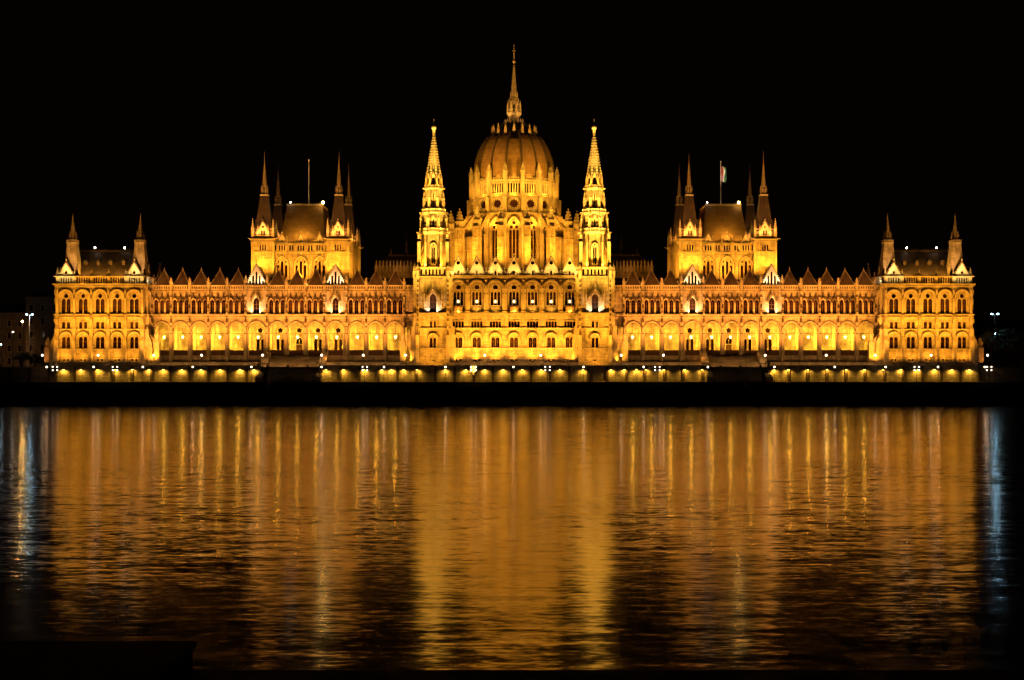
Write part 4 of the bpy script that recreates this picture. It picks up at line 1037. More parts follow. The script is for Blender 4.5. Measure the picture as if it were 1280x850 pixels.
# rear roofs glimpsed between towers and wing blocks
for sg in (-1, 1):
    P = Pl(40); q = MB().mat(SLATE); x0, x1 = sorted((sg*P.x(112), sg*P.x(172)))
    hi0, hi1 = sorted((sg*P.x(118), sg*P.x(158)))
    q.add([(x0, 34, P.z(334)), (x1, 34, P.z(334)), (x1, 60, P.z(334)), (x0, 60, P.z(334)), (hi0, 42, P.z(319)), (hi1, 42, P.z(319)), (hi1, 52, P.z(319)), (hi0, 52, P.z(319))],
          [(0,1,5,4), (1,2,6,5), (2,3,7,6), (3,0,4,7), (4,5,6,7)])
    q.mat(LIME); q.box(x0, x1, 33.6, 60, P.z(360), P.z(341)); q.box(x0, x1, 34.2, 60, P.z(341), P.z(334)); q.mat(PALE)
    n = 14
    for i in range(n): x = x0+(i+.5)*(x1-x0)/n; q.box(x-.3, x+.3, 33.8, 34.3, P.z(341), P.z(332.5)); q.pinnacle(x, 34, P.z(332.5), 1.4, .4)
    q.mat(RIBM); q.box(hi0, hi1, 41.9, 42.1, P.z(319), P.z(317.5)); q.frus(sg*P.x(136), 46, P.z(320), P.z(312), .9, .5, 8); q.frus(sg*P.x(136), 46, P.z(312), P.z(290), .5, .03, 8)
    q.frus(sg*P.x(155), 44, P.z(320), P.z(309), .4, .05, 6)
    q.build('rear_roof', BLD)
    spot((sg*P.x(140), 30, P.z(343)), (sg*P.x(140), 34, P.z(336)), 22, PINK, 150, 1, .1)

# main facade floodlighting: lamps standing on the terrace ----------------------
FL = []
RF = random.Random(5)
def flood(x, y, z, target, power, col, ang=100, size=.2):
    power *= RF.uniform(.82, 1.2)
    FL.append((x, y, z, target)); spot((x, y, z+.55), target, power, col, ang, 1, size)
for i in range(7):
    x = p0.x(23.25)*(i-3)
    flood(x, -2.2, p0.z(452.9), (x, 0, p0.z(420)), 400, YEL, 150)
    spot((x, -9.4, ZG+.7), (x, -2.8, ZG+1.2), 75, (1, .45, .1), 140, 1, .1)  # unseen low spot added to brighten the dark plinth band
    flood(x+p0.x(11.6)*(1 if i < 6 else -1), -10.2, ZG, (x, 0, p0.z(385)), 3000, YEL, 95)
    spot((x, -1.0, p0.z(391.2)+.2), (x, .8, p0.z(366)), 90, (1, .44, .04), 150, 1, .06)
for sg in (-1, 1):
    x = sg*p0.x(101.3)
    flood(x, -8.0, ZG, (x, -1, p0.z(420)), 900, YEL, 140); flood(x+sg*3.5, -10.2, ZG, (x, -1, p0.z(368)), 5200, YEL, 70)
    spot((sg*p0.x(131), -1.8, p0.z(452.5)+.3), (sg*p0.x(128), 3, p0.z(425)), 500, YEL, 130, 1, .1)
    PW = Pl(WY)
    for i, (a, c) in enumerate(zip(PIERS, PIERS[1:])):
        o_ = (a+c)/2; gb = 26 < c-a < 28.5
        flood(sg*PW.x(o_), -10.2, ZG, (sg*PW.x(o_), WY, PW.z(378)), 4700, PINK, 70)
        spot((sg*PW.x(o_), -9.4, ZG+.7), (sg*PW.x(o_), -2.8, ZG+1.2), 75, (1, .45, .1), 140, 1, .1)  # added spot without a housing, brightens the plinth below the arcade

# ================================================================ SETTING
WATER_D = 399.0; QY = -(DIST-WATER_D)            # far quay edge
WS = ((.045, .15, 0), (.02, .10, 0), (.03, .11, 0))
def water_mat():
    m, N, L, P = newmat('river_water')
    P.inputs['Base Color'].default_value = (0.004, 0.004, 0.003, 1); P.inputs['Roughness'].default_value = 0.13
    P.inputs['IOR'].default_value = 1.33; P.inputs['Specular Tint'].default_value = (1, .70, .36, 1)
    tc = N.new('ShaderNodeTexCoord')
    def nz(sx, sy, det, rot=0.0, dist=0.0, off=0.0):
        mp = N.new('ShaderNodeMapping'); mp.inputs['Scale'].default_value = (sx, sy, 1); mp.inputs['Rotation'].default_value = (0, 0, rot); mp.inputs['Location'].default_value = (off, off, off)
        L.new(tc.outputs['Object'], mp.inputs['Vector'])
        t = N.new('ShaderNodeTexNoise'); t.inputs['Scale'].default_value = 1; t.inputs['Detail'].default_value = det; t.inputs['Distortion'].default_value = dist
        L.new(mp.outputs[0], t.inputs['Vector'])
        q = N.new('ShaderNodeVectorMath'); q.operation = 'SUBTRACT'; L.new(t.outputs['Color'], q.inputs[0]); q.inputs[1].default_value = (.5, .5, .5); return q.outputs[0]
    def vmul(a, v):
        q = N.new('ShaderNodeVectorMath'); q.operation = 'MULTIPLY'; L.new(a, q.inputs[0]); q.inputs[1].default_value = v; return q.outputs[0]
    def vadd(a, c):
        q = N.new('ShaderNodeVectorMath'); L.new(a, q.inputs[0])
        if isinstance(c, tuple): q.inputs[1].default_value = c
        else: L.new(c, q.inputs[1])
        return q.outputs[0]
    v = vadd(vadd(vmul(nz(.9, 2.6, 3, .10, .5), WS[0]), vmul(nz(.26, .95, 3, -.07, .5, 7), WS[1])), vmul(nz(2.6, 7.0, 1, .15, 0, 3), WS[2]))
    pt = N.new('ShaderNodeTexNoise'); pt.inputs['Scale'].default_value = .02; pt.inputs['Detail'].default_value = 3; L.new(tc.outputs['Object'], pt.inputs['Vector'])
    mr = N.new('ShaderNodeMapRange'); L.new(pt.outputs['Fac'], mr.inputs[0]); mr.inputs[1].default_value = .35; mr.inputs[2].default_value = .65; mr.inputs[3].default_value = .55; mr.inputs[4].default_value = 1.35
    sc = N.new('ShaderNodeVectorMath'); sc.operation = 'SCALE'; L.new(v, sc.inputs[0]); L.new(mr.outputs[0], sc.inputs['Scale']); v = sc.outputs[0]
    v = vadd(v, (0, 0, 1))
    nm = N.new('ShaderNodeVectorMath'); nm.operation = 'NORMALIZE'; L.new(v, nm.inputs[0]); L.new(nm.outputs[0], P.inputs['Normal'])
    return m
b = MB().mat(water_mat()); b.add([(-1500, -470, 0), (1500, -470, 0), (1500, QY+.5, 0), (-1500, QY+.5, 0)], [(0, 1, 2, 3)])
tag(b.build('river_water'), kind='structure')
b = MB().mat(GROUND); b.add([(-3000, -10, ZG-.15), (3000, -10, ZG-.15), (3000, 3500, ZG-.15), (-3000, 3500, ZG-.15)], [(0, 1, 2, 3)])
tag(b.build('ground'), kind='structure')
b = MB().mat(ASPH); b.box(-300, 300, -10.9, 30, ZG-.145, ZG)
tag(b.build('terrace_pavement'), kind='structure')
b = MB().mat(QUAYST); b.box(-1500, 1500, QY, -9, -3, 4.9); b.mat(EMB); b.box(-1500, 1500, QY-.12, QY+.5, 4.9, 5.05)
tag(b.build('lower_quay_pavement'), kind='structure')
b = MB().mat(ASPH); b.box(-1500, 1500, -19.6, -9.2, 4.905, 5.98)
tag(b.build('quay_road'), kind='structure')
b = MB().mat(QUAYST); b.box(-1500, 1500, -19.95, -19.6, 4.905, 6.1); b.mat(EMB); b.box(-1500, 1500, -20.05, -19.5, 6.1, 6.28)
tag(b.build('kerb_wall'), 'low stone kerb wall running the whole length of the far quay', 'wall')
# near bank
b = MB().mat(QUAYST); b.box(-400, 400, -424, -389, -3, .8); tag(b.build('near_quay_pavement'), kind='structure')
b = MB().mat(QUAYST); b.box(-40, -8.2, -424, -392, .81, 2.0); b.box(-40.1, -8.1, -424, -391.9, 2.0, 2.12); tag(b.build('landing_stage'), 'dark stone landing block at the near left water edge', 'landing stage')
b = MB().mat(QUAYST); b.box(-400, 400, -500, -424, -3, 7.3); tag(b.build('near_embankment_ground'), kind='structure')

# embankment walls with gaps for the two river stairs
EY = -11.0; PE = Pl(EY)
st_in, st_out = 243.5, 317.0
segs = [(-640, -575, 'plain dim embankment wall left of the left end pavilion', 460),
        (-575, -st_out, 'lit stone embankment wall below the left end pavilion and outer left arcade', 458),
        (-st_in, st_in, 'long lit stone embankment wall in the middle, below the dome block', 458),
        (st_out, 592, 'lit stone embankment wall below the right end pavilion and outer right arcade', 458)]
for a, c, lab, top in segs:
    b = MB().mat(EMB); x0, x1 = PE.x(a), PE.x(c)
    if a == -640: x0 = -260
    zt = PE.z(top)
    b.box(x0, x1, EY, EY+1.2, 5.99, zt)
    for k in range(int((x1-x0)/5.36)+1):
        x = x0+.6+k*5.36
        b.mat(DARK_SHADE)
        if x < x1-.4: b.box(x-.35, x+.35, EY-.3, EY, 6.3, zt)
    b.mat(TRIM); b.box(x0, x1, EY-.5, EY-.0, 5.99, 6.3)
    w = b.build('embankment_wall'); tag(w, lab, 'wall')
    q = MB().mat(EMB); q.box(x0-.1, x1+.1, EY-.45, EY+1.3, zt, zt+.3); q.build('coping', w)
# plinth below facade (upper terrace step)
b = MB().mat(EMB); b.box(-PE.x(592), -p0.x(318), -2.8, 0, ZG, p0.z(452.9)-.02); b.box(-p0.x(243), p0.x(243), -2.8, 0, ZG, p0.z(452.9)-.02); b.box(p0.x(318), PE.x(592), -2.8, 0, ZG, p0.z(452.9)-.02)
for x0, x1 in ((-PE.x(570), PE.x(570)),): b.box(x0, x1, 0, 6.6, ZG, p0.z(453)-.03)
b.build('plinth', BLD)
# river stairs
for sg, side in ((-1, 'left'), (1, 'right')):
    xa, xb = sorted((sg*PE.x(st_in), sg*PE.x(st_out)))
    s_ = empty('river_staircase', ((xa+xb)/2, -6, ZG), 'broad dark stone stairs down to the quay, below the %s wing towers' % side, 'stairs', 'river stairs')
    b = MB().mat(EMB); n = 26
    for i in range(n):                       # from arcade floor down to the quay road
        y1 = 2.0-i*.62; z1 = p0.z(446)-(p0.z(446)-6.0)*(i+.2)/n
        b.box(xa+1.0, xb-1.0, y1-.64, y1, 5.985, z1)
    st = b.build('steps'); st.parent = s_; st.matrix_parent_inverse = Matrix.Translation(s_.location).inverted()
    for x in (xa, xb):
        b = MB().mat(EMB)
        prof = [(2.0, p0.z(446)), (1.5, p0.z(444)), (-14.1, 7.6), (-14.6, 7.6), (-14.6, 5.99), (2.0, 5.99)]
        b.add([(x-.9, y, z) for y, z in prof]+[(x+.9, y, z) for y, z in prof], [tuple(range(6)), tuple(range(11, 5, -1))]+[(i, 6+i, 6+(i+1) % 6, (i+1) % 6) for i in range(6)])
        b.mat(TRIM)
        for k in range(6): y = 1.5-k*1.0; z = p0.z(444)+(7.6-p0.z(444))*(1.5-y)/15.6; b.box(x-.95, x+.95, y-.35, y+.35, z-.2, z+.75)
        w = b.build('side_wall'); w.parent = s_; w.matrix_parent_inverse = Matrix.Translation(s_.location).inverted()
    for x in (xa+(1 if sg < 0 else 1), xb-1): pass
    xo_ = xa if sg > 0 else xb
    spot((xo_-sg*2.0, -4, p0.z(447)), (xo_, 1, p0.z(449)), 60, PINK, 140, 1, .1)

# ---------------------------------------------------------------- lamps & fixtures
def copy_tree(o, parent=None):
    c = o.copy(); COL.objects.link(c); c.parent = parent
    for ch in [q for q in o.children if not q.get('_c')]:
        d = copy_tree(ch, c)
    return c
ORD = ['first', 'second', 'third', 'fourth', 'fifth', 'sixth', 'seventh', 'eighth', 'ninth', 'tenth', 'eleventh', 'twelfth', 'thirteenth', 'fourteenth', 'fifteenth', 'sixteenth', 'seventeenth', 'eighteenth', 'nineteenth', 'twentieth',
       'twenty-first', 'twenty-second', 'twenty-third', 'twenty-fourth', 'twenty-fifth', 'twenty-sixth', 'twenty-seventh', 'twenty-eighth', 'twenty-ninth', 'thirtieth']
def place(proto, locs, labels, rots=None):
    for i, (loc, lab) in enumerate(zip(locs, labels)):
        o = proto if i == 0 else copy_tree(proto)
        o.location = loc; o['label'] = lab
        if rots: o.rotation_euler = (0, 0, rots[i])
# arcade lanterns
LANTERNS.sort(key=lambda q: q[1])
la = empty('arcade_lantern', (0, 0, 0), 'x', 'lantern', 'lanterns hanging in the arcade arches')
q = MB().mat(METAL); q.bar((0, 0, .5), (0, 0, 4.2), .04); q.frus(0, 0, .36, .6, .42, .05, 8); q.build('chain', la)
q = MB().mat(E_LANT); q.frus(0, 0, -.36, .36, .22, .36, 8); q.build('lamp_glass', la)
lefts = [q for q in LANTERNS if q[0] < 0]; rights = [q for q in LANTERNS if q[0] > 0][::-1]
locs, labs = [], []
for side, arr in (('left', lefts), ('right', rights)):
    for i, (sg, x, y, z) in enumerate(arr):
        locs.append((x, y, z)); labs.append('glowing lantern in the %s arch of the %s arcade, counted from the end pavilion' % (ORD[i], side))
        point((x, y-.75, z-.1), 95, (1, .5, .04), .25); spot((x, y-1.0, z+.3), (x, y+4, z-1.2), 600, (1, .46, .03), 160, 1, .2)  # lantern light, plus a hidden spot added to brighten the back wall
place(la, locs, labs)
# embankment wall lights
wl = empty('wall_light', (0, 0, 0), 'x', 'wall light', 'small lights along the embankment wall')
q = MB().mat(METAL); q.box(-.3, .3, -.5, 0, 0, .12); q.box(-.08, .08, -.12, 0, -.3, 0); q.build('housing', wl)
q = MB().mat(E_SCON); q.box(-.22, .22, -.42, -.08, -.06, -.01); q.build('lamp', wl)
offs_l = [-563, -541, -520, -498.5, -477, -456, -438, -415, -391, -367, -342.5, -325]
offs_c = [-235, -213, -187, -165, -153, -138, -121, -86, -60, -36.5, -13.5, 10.5, 34, 57.5, 86, 121, 138, 153, 165, 187, 213, 235]
offs_r = [325, 342.5, 367, 391, 415, 438, 461, 483, 504, 525.5, 547, 569]
locs = [(PE.x(o), EY-.0, PE.z(462.2)) for o in offs_l+offs_c+offs_r]
labs = ['small yellow wall light, %s from the left on the left embankment wall' % ORD[i] for i in range(len(offs_l))] + \
       ['small yellow wall light, %s from the left on the middle embankment wall' % ORD[i] for i in range(len(offs_c))] + \
       ['small yellow wall light, %s from the left on the right embankment wall' % ORD[i] for i in range(len(offs_r))]
for (x, y, z) in locs: spot((x, y-.8, z+.05), (x, y+.5, z-2.4), 105, (1, .52, .045), 150, .9, .05)
place(wl, locs, labs)
# terrace lamps
def pxX(px, Y): return (px-CX)*(DIST+Y)/FOC
def near_what(px):
    o = px-CX; s = 'left' if o < 0 else 'right'; a = abs(o)
    if a > 575: return 'past the %s end pavilion' % s
    if a > 460: return 'before the %s end pavilion' % s
    if a > 335: return 'before the outer %s arcade' % s
    if a > 209: return 'before the %s wing towers' % s
    if a > 125: return 'before the inner %s arcade' % s
    if a > 79: return 'before the %s flanking tower' % s
    return 'before the central dome block'
tl = empty('terrace_lamp', (0, 0, 0), 'x', 'street lamp', 'globe lamps on the upper terrace')
q = MB().mat(METAL); q.frus(0, 0, 0, .5, .22, .12, 8); q.frus(0, 0, .5, 2.9, .08, .06, 8); q.frus(0, 0, 2.85, 3.0, .2, .2, 8); q.build('post', tl)
q = MB().mat(E_WHITE); q.ball(0, 0, 3.3, .29, 10, 8); q.build('globe', tl)
TLX = [53, 122.6, 192.4, 252, 328, 402, 454, 507, 606, 676, 776.5, 829.4, 956.6, 1032.8, 1094, 1163.8, 1234.4]
def uniq(pxs, fmt):
    seen = {}; tot = {}
    for p in pxs: tot[near_what(p)] = tot.get(near_what(p), 0)+1
    out = []
    for p in pxs:
        w = near_what(p); seen[w] = seen.get(w, 0)+1
        out.append(fmt % (('' if tot[w] == 1 else ', %s from the left of those' % ORD[seen[w]-1]), w) if False else (fmt % w)+('' if tot[w] == 1 else ', %s of %s from left' % (ORD[seen[w]-1], ['two', 'three', 'four', 'five', 'six'][tot[w]-2])))
    return out
place(tl, [(pxX(p, -8), -8, ZG) for p in TLX], uniq(TLX, 'round globe lamp on upper terrace %s'))
for p in TLX:
    point((pxX(p, -8), -8.0, ZG+4.0), 16, (1, .55, .2), .1)
    spot((pxX(p, -8), -8.0, ZG+2.8), (pxX(p, -8), -2.8, ZG+.6), 75, (1, .5, .14), 160, 1, .1)
# quay globe posts
gl = empty('quay_lamp', (0, 0, 0), 'x', 'street lamp', 'white globe lamps along the quay road')
q = MB().mat(METAL); q.frus(0, 0, 0, .6, .18, .1, 8); q.frus(0, 0, .6, 4.1, .07, .05, 8); q.frus(0, 0, 4.05, 4.2, .16, .16, 8); q.build('post', gl)
q = MB().mat(E_WHITE); q.ball(0, 0, 4.42, .23, 10, 8); q.build('globe', gl)
QLX = [58.5, 117, 178.6, 241, 314.2, 402, 480, 556.8, 641.8, 729.4, 804.6, 884.8, 968, 1043.5, 1107, 1172.6, 1231]
place(gl, [(pxX(p, -15), -15, 5.98) for p in QLX], uniq(QLX, 'white globe lamp on quay road %s'))
for p in QLX: point((pxX(p, -15), -15.6, 5.98+4.42), 20, (1, .5, .2), .1)
# candelabra
ca = empty('candelabra_lamp', (0, 0, 0), 'x', 'street lamp', 'tall branched lamps on the lower quay')
q = MB().mat(METAL); q.frus(0, 0, 0, .9, .3, .14, 8); q.frus(0, 0, .9, 5.6, .09, .06, 8)
for sx in (-1, 1):
    for zz in (4.4, 5.3): q.bar((0, 0, zz-.3), (sx*.62, 0, zz), .05)
q.frus(0, 0, 5.6, 6.0, .12, .02, 6)
q.build('post', ca)
for sx in (-1, 1):
    for zz in (4.4, 5.3):
        q = MB().mat(E_CAND); q.ball(0, 0, 0, .17, 8, 6); o = q.build('globe', ca); o.location = (sx*.62, 0, zz+.2)
CAX = [68.7, 143.7, 456, 591.8, 684.4, 821.7, 1146, 1236.5]
place(ca, [(pxX(p, -22), -22, 4.905) for p in CAX], uniq(CAX, 'four-globe lamp on lower quay %s'))
um = empty('unlit_lamp_post', (0, 0, 0), 'x', 'street lamp', 'tall unlit branched lamp posts')
q = MB().mat(METAL); q.frus(0, 0, 0, .9, .3, .14, 8); q.frus(0, 0, .9, 9.4, .11, .07, 8)
for sx in (-1, 1): q.bar((0, 0, 8.6), (sx*.9, 0, 9.0), .06)
q.frus(0, 0, 9.4, 10.0, .12, .02, 6); q.build('post', um)
q = MB().mat(RIBM); 
for sx in (-1, 1): q.ball(sx*.9, 0, 9.25, .25, 8, 6)
q.build('globe_pair', um)
place(um, [(pxX(p, -22), -22, 4.905) for p in (336.5, 932.5)], ['tall unlit dark lamp post standing before the left river stairs', 'tall unlit dark lamp post standing before the right river stairs'])
# floodlight housings
fl = empty('floodlight', (0, 0, 0), 'x', 'floodlight', 'low floodlights on the upper terrace aimed at the facade')
q = MB().mat(METAL); q.box(-.3, .3, -.12, .12, 0, .08); q.box(-.32, -.27, -.05, .05, .08, .4); q.box(.27, .32, -.05, .05, .08, .4); q.build('bracket', fl)
q = MB().mat(METAL); q.M = T(0, 0, .3) @ Matrix.Rotation(.7, 4, 'X'); q.box(-.26, .26, -.22, .12, -.16, .16); q.mat(GLASS); q.box(-.2, .2, .121, .13, -.12, .12); q.build('housing', fl)
FL.sort(key=lambda q: (q[1] > -6, q[0]))
fx = []; fb = [q for q in FL if q[1] <= -8]; fa = [q for q in FL if q[1] > -8]
place(fl, [(q[0], q[1]-.3, q[2]) for q in fb+fa],
      ['black floodlight at the terrace edge, %s from the left in its row' % (ORD[i] if i < 30 else '%dth' % (i+1)) for i in range(len(fb))] +
      ['black floodlight close under the central facade, %s from the left in its row' % ORD[i] for i in range(len(fa))])

# ---------------------------------------------------------------- roof floodlights, flags
def roof_lamp(name, loc, mat, r, label, power, col):
    o = empty(name, loc, label, 'floodlight', 'lamps on the roof ridges')
    q = MB().mat(METAL); q.box(-.15, .15, -.1, .1, -.6, 0); q.build('bracket', o)
    q = MB().mat(mat); q.ball(0, 0, .2, r, 8, 6); q.build('lamp', o)
    point((loc[0], loc[1]-.9, loc[2]+.3), power, col, .2)
(bl, (lcx, ly, lz)), (br_, (rcx, ry, rz)) = blk
roof_lamp('roof_lamp', (lcx+5.6, ly, lz+.75), E_ORNG, .36, 'brilliant orange lamp at the right end of the left wing roof ridge', 90, (1, .55, .15))
roof_lamp('roof_lamp', (lcx-4.3, ly, lz+.75), E_ROOF, .15, 'small white lamp at the left end of the left wing roof ridge', 10, (1, .8, .6))
roof_lamp('roof_lamp', (rcx+4.7, ry, rz+.75), E_ORNG, .3, 'bright orange lamp at the right end of the right wing roof ridge', 70, (1, .55, .15))
roof_lamp('roof_lamp', (rcx-4.9, ry, rz+.75), E_ROOF, .15, 'small white lamp at the left end of the right wing roof ridge', 10, (1, .8, .6))
(a, (t0, t1, ty, tz)), (c, (u0, u1, uy, uz)) = pav
for (s0, s1, yy, zz, nm) in ((t0, t1, ty, tz, 'left'), (u0, u1, uy, uz, 'right')):
    for f, w in ((.28, 'left'), (.78, 'right')):
        roof_lamp('roof_lamp', (s0+(s1-s0)*f, yy, zz+.9), E_ROOF, .2, 'small white lamp on the %s end pavilion roof ridge, the %s one of its pair' % (nm, w), 4, (1, .6, .25))
PF = Pl(22)
for px, flag, top in ((386, 0, 200), (901, 1, 202)):
    x = pxX(px, 27); zb_ = lz; zt = EYE+(HOR-top)*(DIST+27)/FOC
    o = empty('flagpole', (x, 27, zb_), 'white flagpole on the %s wing roof, %s' % (('left', 'without a visible flag') if not flag else ('right', 'carrying a drooping flag')), 'flagpole')
    q = MB().mat(FLW); q.frus(0, 0, -.2, zt-zb_, .13, .07, 8); q.ball(0, 0, zt-zb_, .2, 8, 6); q.build('pole', o)
    if flag:
        f = empty('flag', (x+.1, 27, zt-5), 'drooping white striped flag lit at the right wing flagpole', 'flag')
        for k, mt in enumerate((FLR, FLW, FLG)):
            q = MB().mat(mt)
            n = 14
            for i in range(n):
                def pt(i_, s_):
                    t = i_/n; zz = 3.6-t*4.6+s_*-.4
                    xx = s_*(.55+.12*math.sin(t*5+k)) + k*.62*(.6+.4*math.sin(t*3)); return xx, .25*math.sin(t*9+xx*3), zz
                a0, a1 = pt(i, 0), pt(i, 1); c0, c1 = pt(i+1, 0), pt(i+1, 1)
                q.add([a0, a1, c1, c0, (a0[0], a0[1]+.03, a0[2]), (a1[0], a1[1]+.03, a1[2]), (c1[0], c1[1]+.03, c1[2]), (c0[0], c0[1]+.03, c0[2])], [(0,1,2,3), (7,6,5,4), (0,4,5,1), (3,2,6,7)])
            q.build('stripe', f)
        spot((x, 21, lz+1), (x+.6, 27, zt-3.6), 700, (.9, 1, .95), 24, 1, .1)
    else: spot((x, 22, lz+1), (x, 27, zt-4), 70, (.8, .9, .95), 40, 1, .1)

# ================================================================ SURROUNDINGS
def house(name, x0, x1, y0, dep, h, mat, rows, cols, label, parts_lit=()):
    o = empty(name, ((x0+x1)/2, y0, ZG), label, 'building'); ww = (x1-x0)/2
    w = bpy.data.objects.new('wall', bpy.data.meshes.new('w')); COL.objects.link(w); w.parent = o
    b = MB().mat(mat); pn = Panel(b, w)
    wn = Win('window', [rect(0, 0, 2.0, 1.1)], trim=.14, transom=[(-.04, .04, 0, 2.0), (-.55, .55, 1.3, 1.38)])
    for r in range(rows):
        for c_ in range(cols): pn.win(wn, -ww+(c_+.5)*2*ww/cols, 1.2+r*(h-1.6)/rows)
    pn.done(-ww, ww, 0, h, .4)
    b.box(-ww, -ww+.3, .3, dep, 0, h); b.box(ww-.3, ww, .3, dep, 0, h); b.box(-ww, ww, dep-.3, dep, 0, h)
    for r in range(1, rows+1): z = r*(h-1.6)/rows+.5; b.box(-ww-.1, ww+.1, -.15, .02, z-.1, z+.1)
    b.box(-ww-.4, ww+.4, -.5, dep, h-.35, h)
    w.data = b.build('x').data; bpy.data.objects.remove(bpy.data.objects['x'])
    q = MB().mat(SLATE); q.add([(-ww-.3, -.4, h), (ww+.3, -.4, h), (ww+.3, dep, h), (-ww-.3, dep, h), (-ww+3, dep*.4, h+3), (ww-3, dep*.4, h+3), (ww-3, dep*.6, h+3), (-ww+3, dep*.6, h+3)], [(0,1,5,4), (1,2,6,5), (2,3,7,6), (3,0,4,7), (4,5,6,7)])
    q.box(-ww+4, -ww+5, dep*.3, dep*.3+1, h, h+4.2); q.build('roof', o)
    return o
house('town_house', -196, -160.5, 70, 14, 18.5, PLAST, 4, 10, 'dim brown town house with rows of windows, left background behind the lamps')
house('town_house', -159, -140.5, 55, 14, 23, PLAST, 5, 5, 'taller unlit town house just left of the left end pavilion')
house('town_house', 150, 192, 95, 14, 14, PLAST, 3, 10, 'dark town house behind the trees at the far right')
spot((pxX(20, 50)-3, 46, ZG+5), (pxX(20, 70), 70, ZG+9), 260, (1, .46, .14), 130, 1, .3)  # unseen spot added to brighten the town house, turned away from the river
# cold, warm lamp posts
def mast(px, py, Y, mat, label, r=.32, col=(1, .6, .2), power=200, n=1):
    x = pxX(px, Y); z = EYE+(HOR-py)*(DIST+Y)/FOC
    o = empty('street_lamp', (x, Y, ZG), label, 'street lamp', 'lamp posts beside the parliament')
    q = MB().mat(METAL if n == 1 or px > 640 else FLW); h = z-ZG; q.frus(0, 0, 0, h-.1, .14, .08, 8)
    if n > 1: q.bar((-.9, 0, h-.2), (.9, 0, h-.2), .06)
    q.build('post', o)
    for k in range(n):
        q = MB().mat(mat); q.ball(0, 0, 0, r, 8, 6, .7); g = q.build('lamp_head', o); g.location = ((-.9+1.8*k/(n-1)) if n > 1 else 0, -.1, h)
    point((x, Y-.8, z-.1), power, col, .2)
mast(28, 402, 25, E_ORNG, 'orange lamp on a tall post in the left background', .3, (1, .5, .12), 330)
mast(37, 393, 25, E_COLD, 'cold blue-white double lamp on a pale mast in the left background', .2, (.35, .7, 1), 130, 2)
mast(16.3, 415, 40, E_WHITE, 'small white lamp farthest back on the left, before the town house', .3, (1, .8, .6), 25)
mast(1.5, 430.5, 15, E_COLD, 'low white lamp at the extreme left edge', .2, (.8, .85, 1), 10)
mast(1243.5, 392.5, 20, E_COLD, 'cold white twin lamp on a tall mast above the right trees', .26, (.45, .8, 1), 150, 2)
mast(1244, 417, 20, E_COLD, 'small cold lamp low on the right, among the trees', .2, (.45, .8, 1), 40)
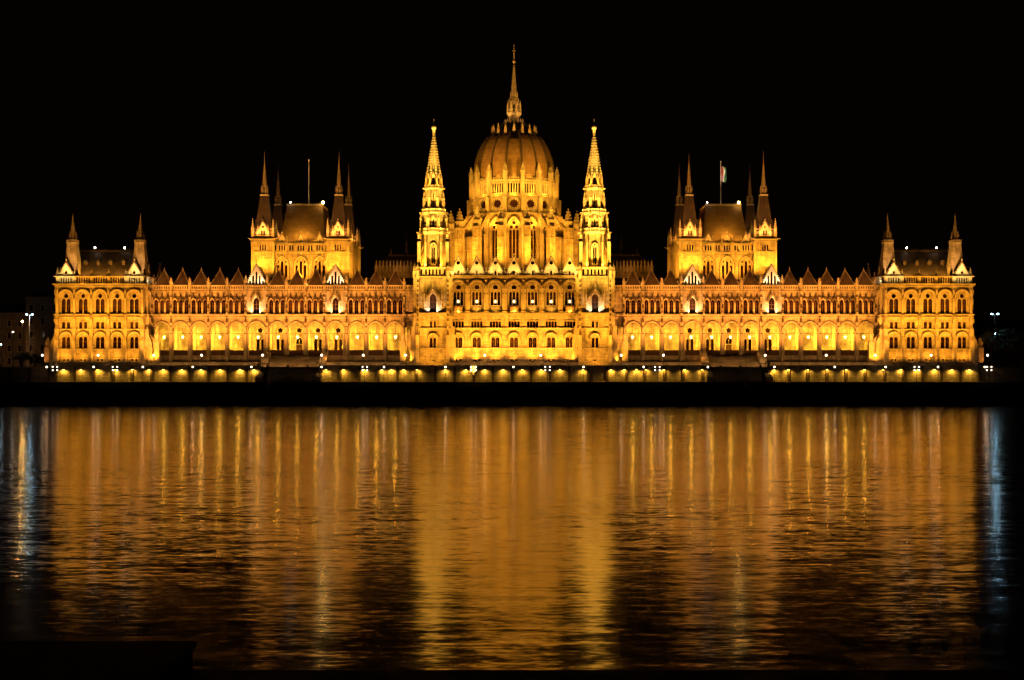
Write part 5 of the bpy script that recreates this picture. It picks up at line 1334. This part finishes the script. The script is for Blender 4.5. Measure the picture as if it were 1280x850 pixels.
# trees
def tree(x, y, h, r, label, seed):
    rnd = random.Random(seed); o = empty('tree', (x, y, ZG), label, 'tree', 'dark trees beside the parliament')
    q = MB().mat(BARK); q.frus(0, 0, -.1, h*.45, .32, .2, 8); tips = []
    for i in range(7):
        a = rnd.uniform(0, 2*PI); zz = h*rnd.uniform(.3, .5); e = (math.cos(a)*r*.6, math.sin(a)*r*.6, h*rnd.uniform(.6, .85)); q.bar((0, 0, zz), e, .13, .04, 5); tips.append(e)
    q.build('trunk', o)
    q = MB().mat(LEAF); cl = []
    for i in range(26):
        a = rnd.uniform(0, 2*PI); u = rnd.uniform(-1, 1); k = rnd.uniform(.45, 1); cl.append((math.cos(a)*r*k*math.sqrt(1-u*u), math.sin(a)*r*k*math.sqrt(1-u*u), h*.66+u*h*.32*k, rnd.uniform(.6, 1.2)))
    for (cx, cy, cz, cr) in cl:
        for j in range(110):
            p = Vector((rnd.gauss(0, 1), rnd.gauss(0, 1), rnd.gauss(0, .8))); p = p.normalized()*cr*rnd.uniform(.3, 1.1)+Vector((cx, cy, cz))
            d1 = Vector((rnd.gauss(0, 1), rnd.gauss(0, 1), rnd.gauss(0, 1))).normalized()*.16; d2 = Vector((rnd.gauss(0, 1), rnd.gauss(0, 1), rnd.gauss(0, 1))).normalized()*.1
            q.add([p-d1, p+d2, p+d1, p-d2], [(0, 1, 2, 3)])
    q.build('crown', o)
for i, (px, Y, h, r, lab) in enumerate(((1238, 12, 11, 3.6, 'dark leafy tree nearest the right end pavilion, under the cold lamp'), (1257, 18, 12.5, 4.4, 'dark leafy tree second from the right pavilion'),
                           (1277, 12, 10.5, 4.2, 'dark leafy tree at the right edge'), (26, 20, 4.5, 2.6, 'low dark round tree under the orange lamp at left'), (44, 22, 4, 2.4, 'low dark bush-like tree between the lamps and the left pavilion'))):
    tree(pxX(px, Y), Y, h, r, lab, i)
# right: sloping ramp wall
b = MB().mat(EMB); x0, x1 = PE.x(592)+.1, 260
out = [(x0, 5.99), (x1, 5.99), (x1, 7.0), (PE.x(650), 7.0), (x0, PE.z(457))]
b.prism(out, EY-.2, EY+1.4); b.mat(EMB); b.box(x0, x1, EY+1.4, EY+2, 5.99, ZG-.2)
w = b.build('ramp_wall'); tag(w, 'stone ramp wall sloping down to the quay at the far right', 'wall')

# ================================================================ WORLD, CAMERA
w = bpy.data.worlds.new('World'); SC.world = w; w.use_nodes = True
bg = w.node_tree.nodes['Background']; bg.inputs['Color'].default_value = (0.0022, 0.0009, 0.0006, 1); bg.inputs['Strength'].default_value = .55
cam = bpy.data.cameras.new('camera'); co = bpy.data.objects.new('camera', cam); COL.objects.link(co); SC.camera = co
co.location = (0, -DIST, EYE); co.rotation_euler = (PI/2, 0, 0)
cam.sensor_width = 36; cam.lens = FOC/1280*36; cam.shift_x = -(CX-640)/1280; cam.shift_y = (HOR-425)/1280
cam.clip_start = .5; cam.clip_end = 6000
SC.view_settings.view_transform = 'Standard'; SC.view_settings.look = 'None'; SC.view_settings.exposure = 0; SC.view_settings.gamma = 1
SC.cycles.use_light_tree = True; SC.cycles.max_bounces = 5; SC.cycles.diffuse_bounces = 2; SC.cycles.glossy_bounces = 3
SC.cycles.use_denoising = True; SC.cycles.sample_clamp_indirect = 6
print('lights', NL[0])
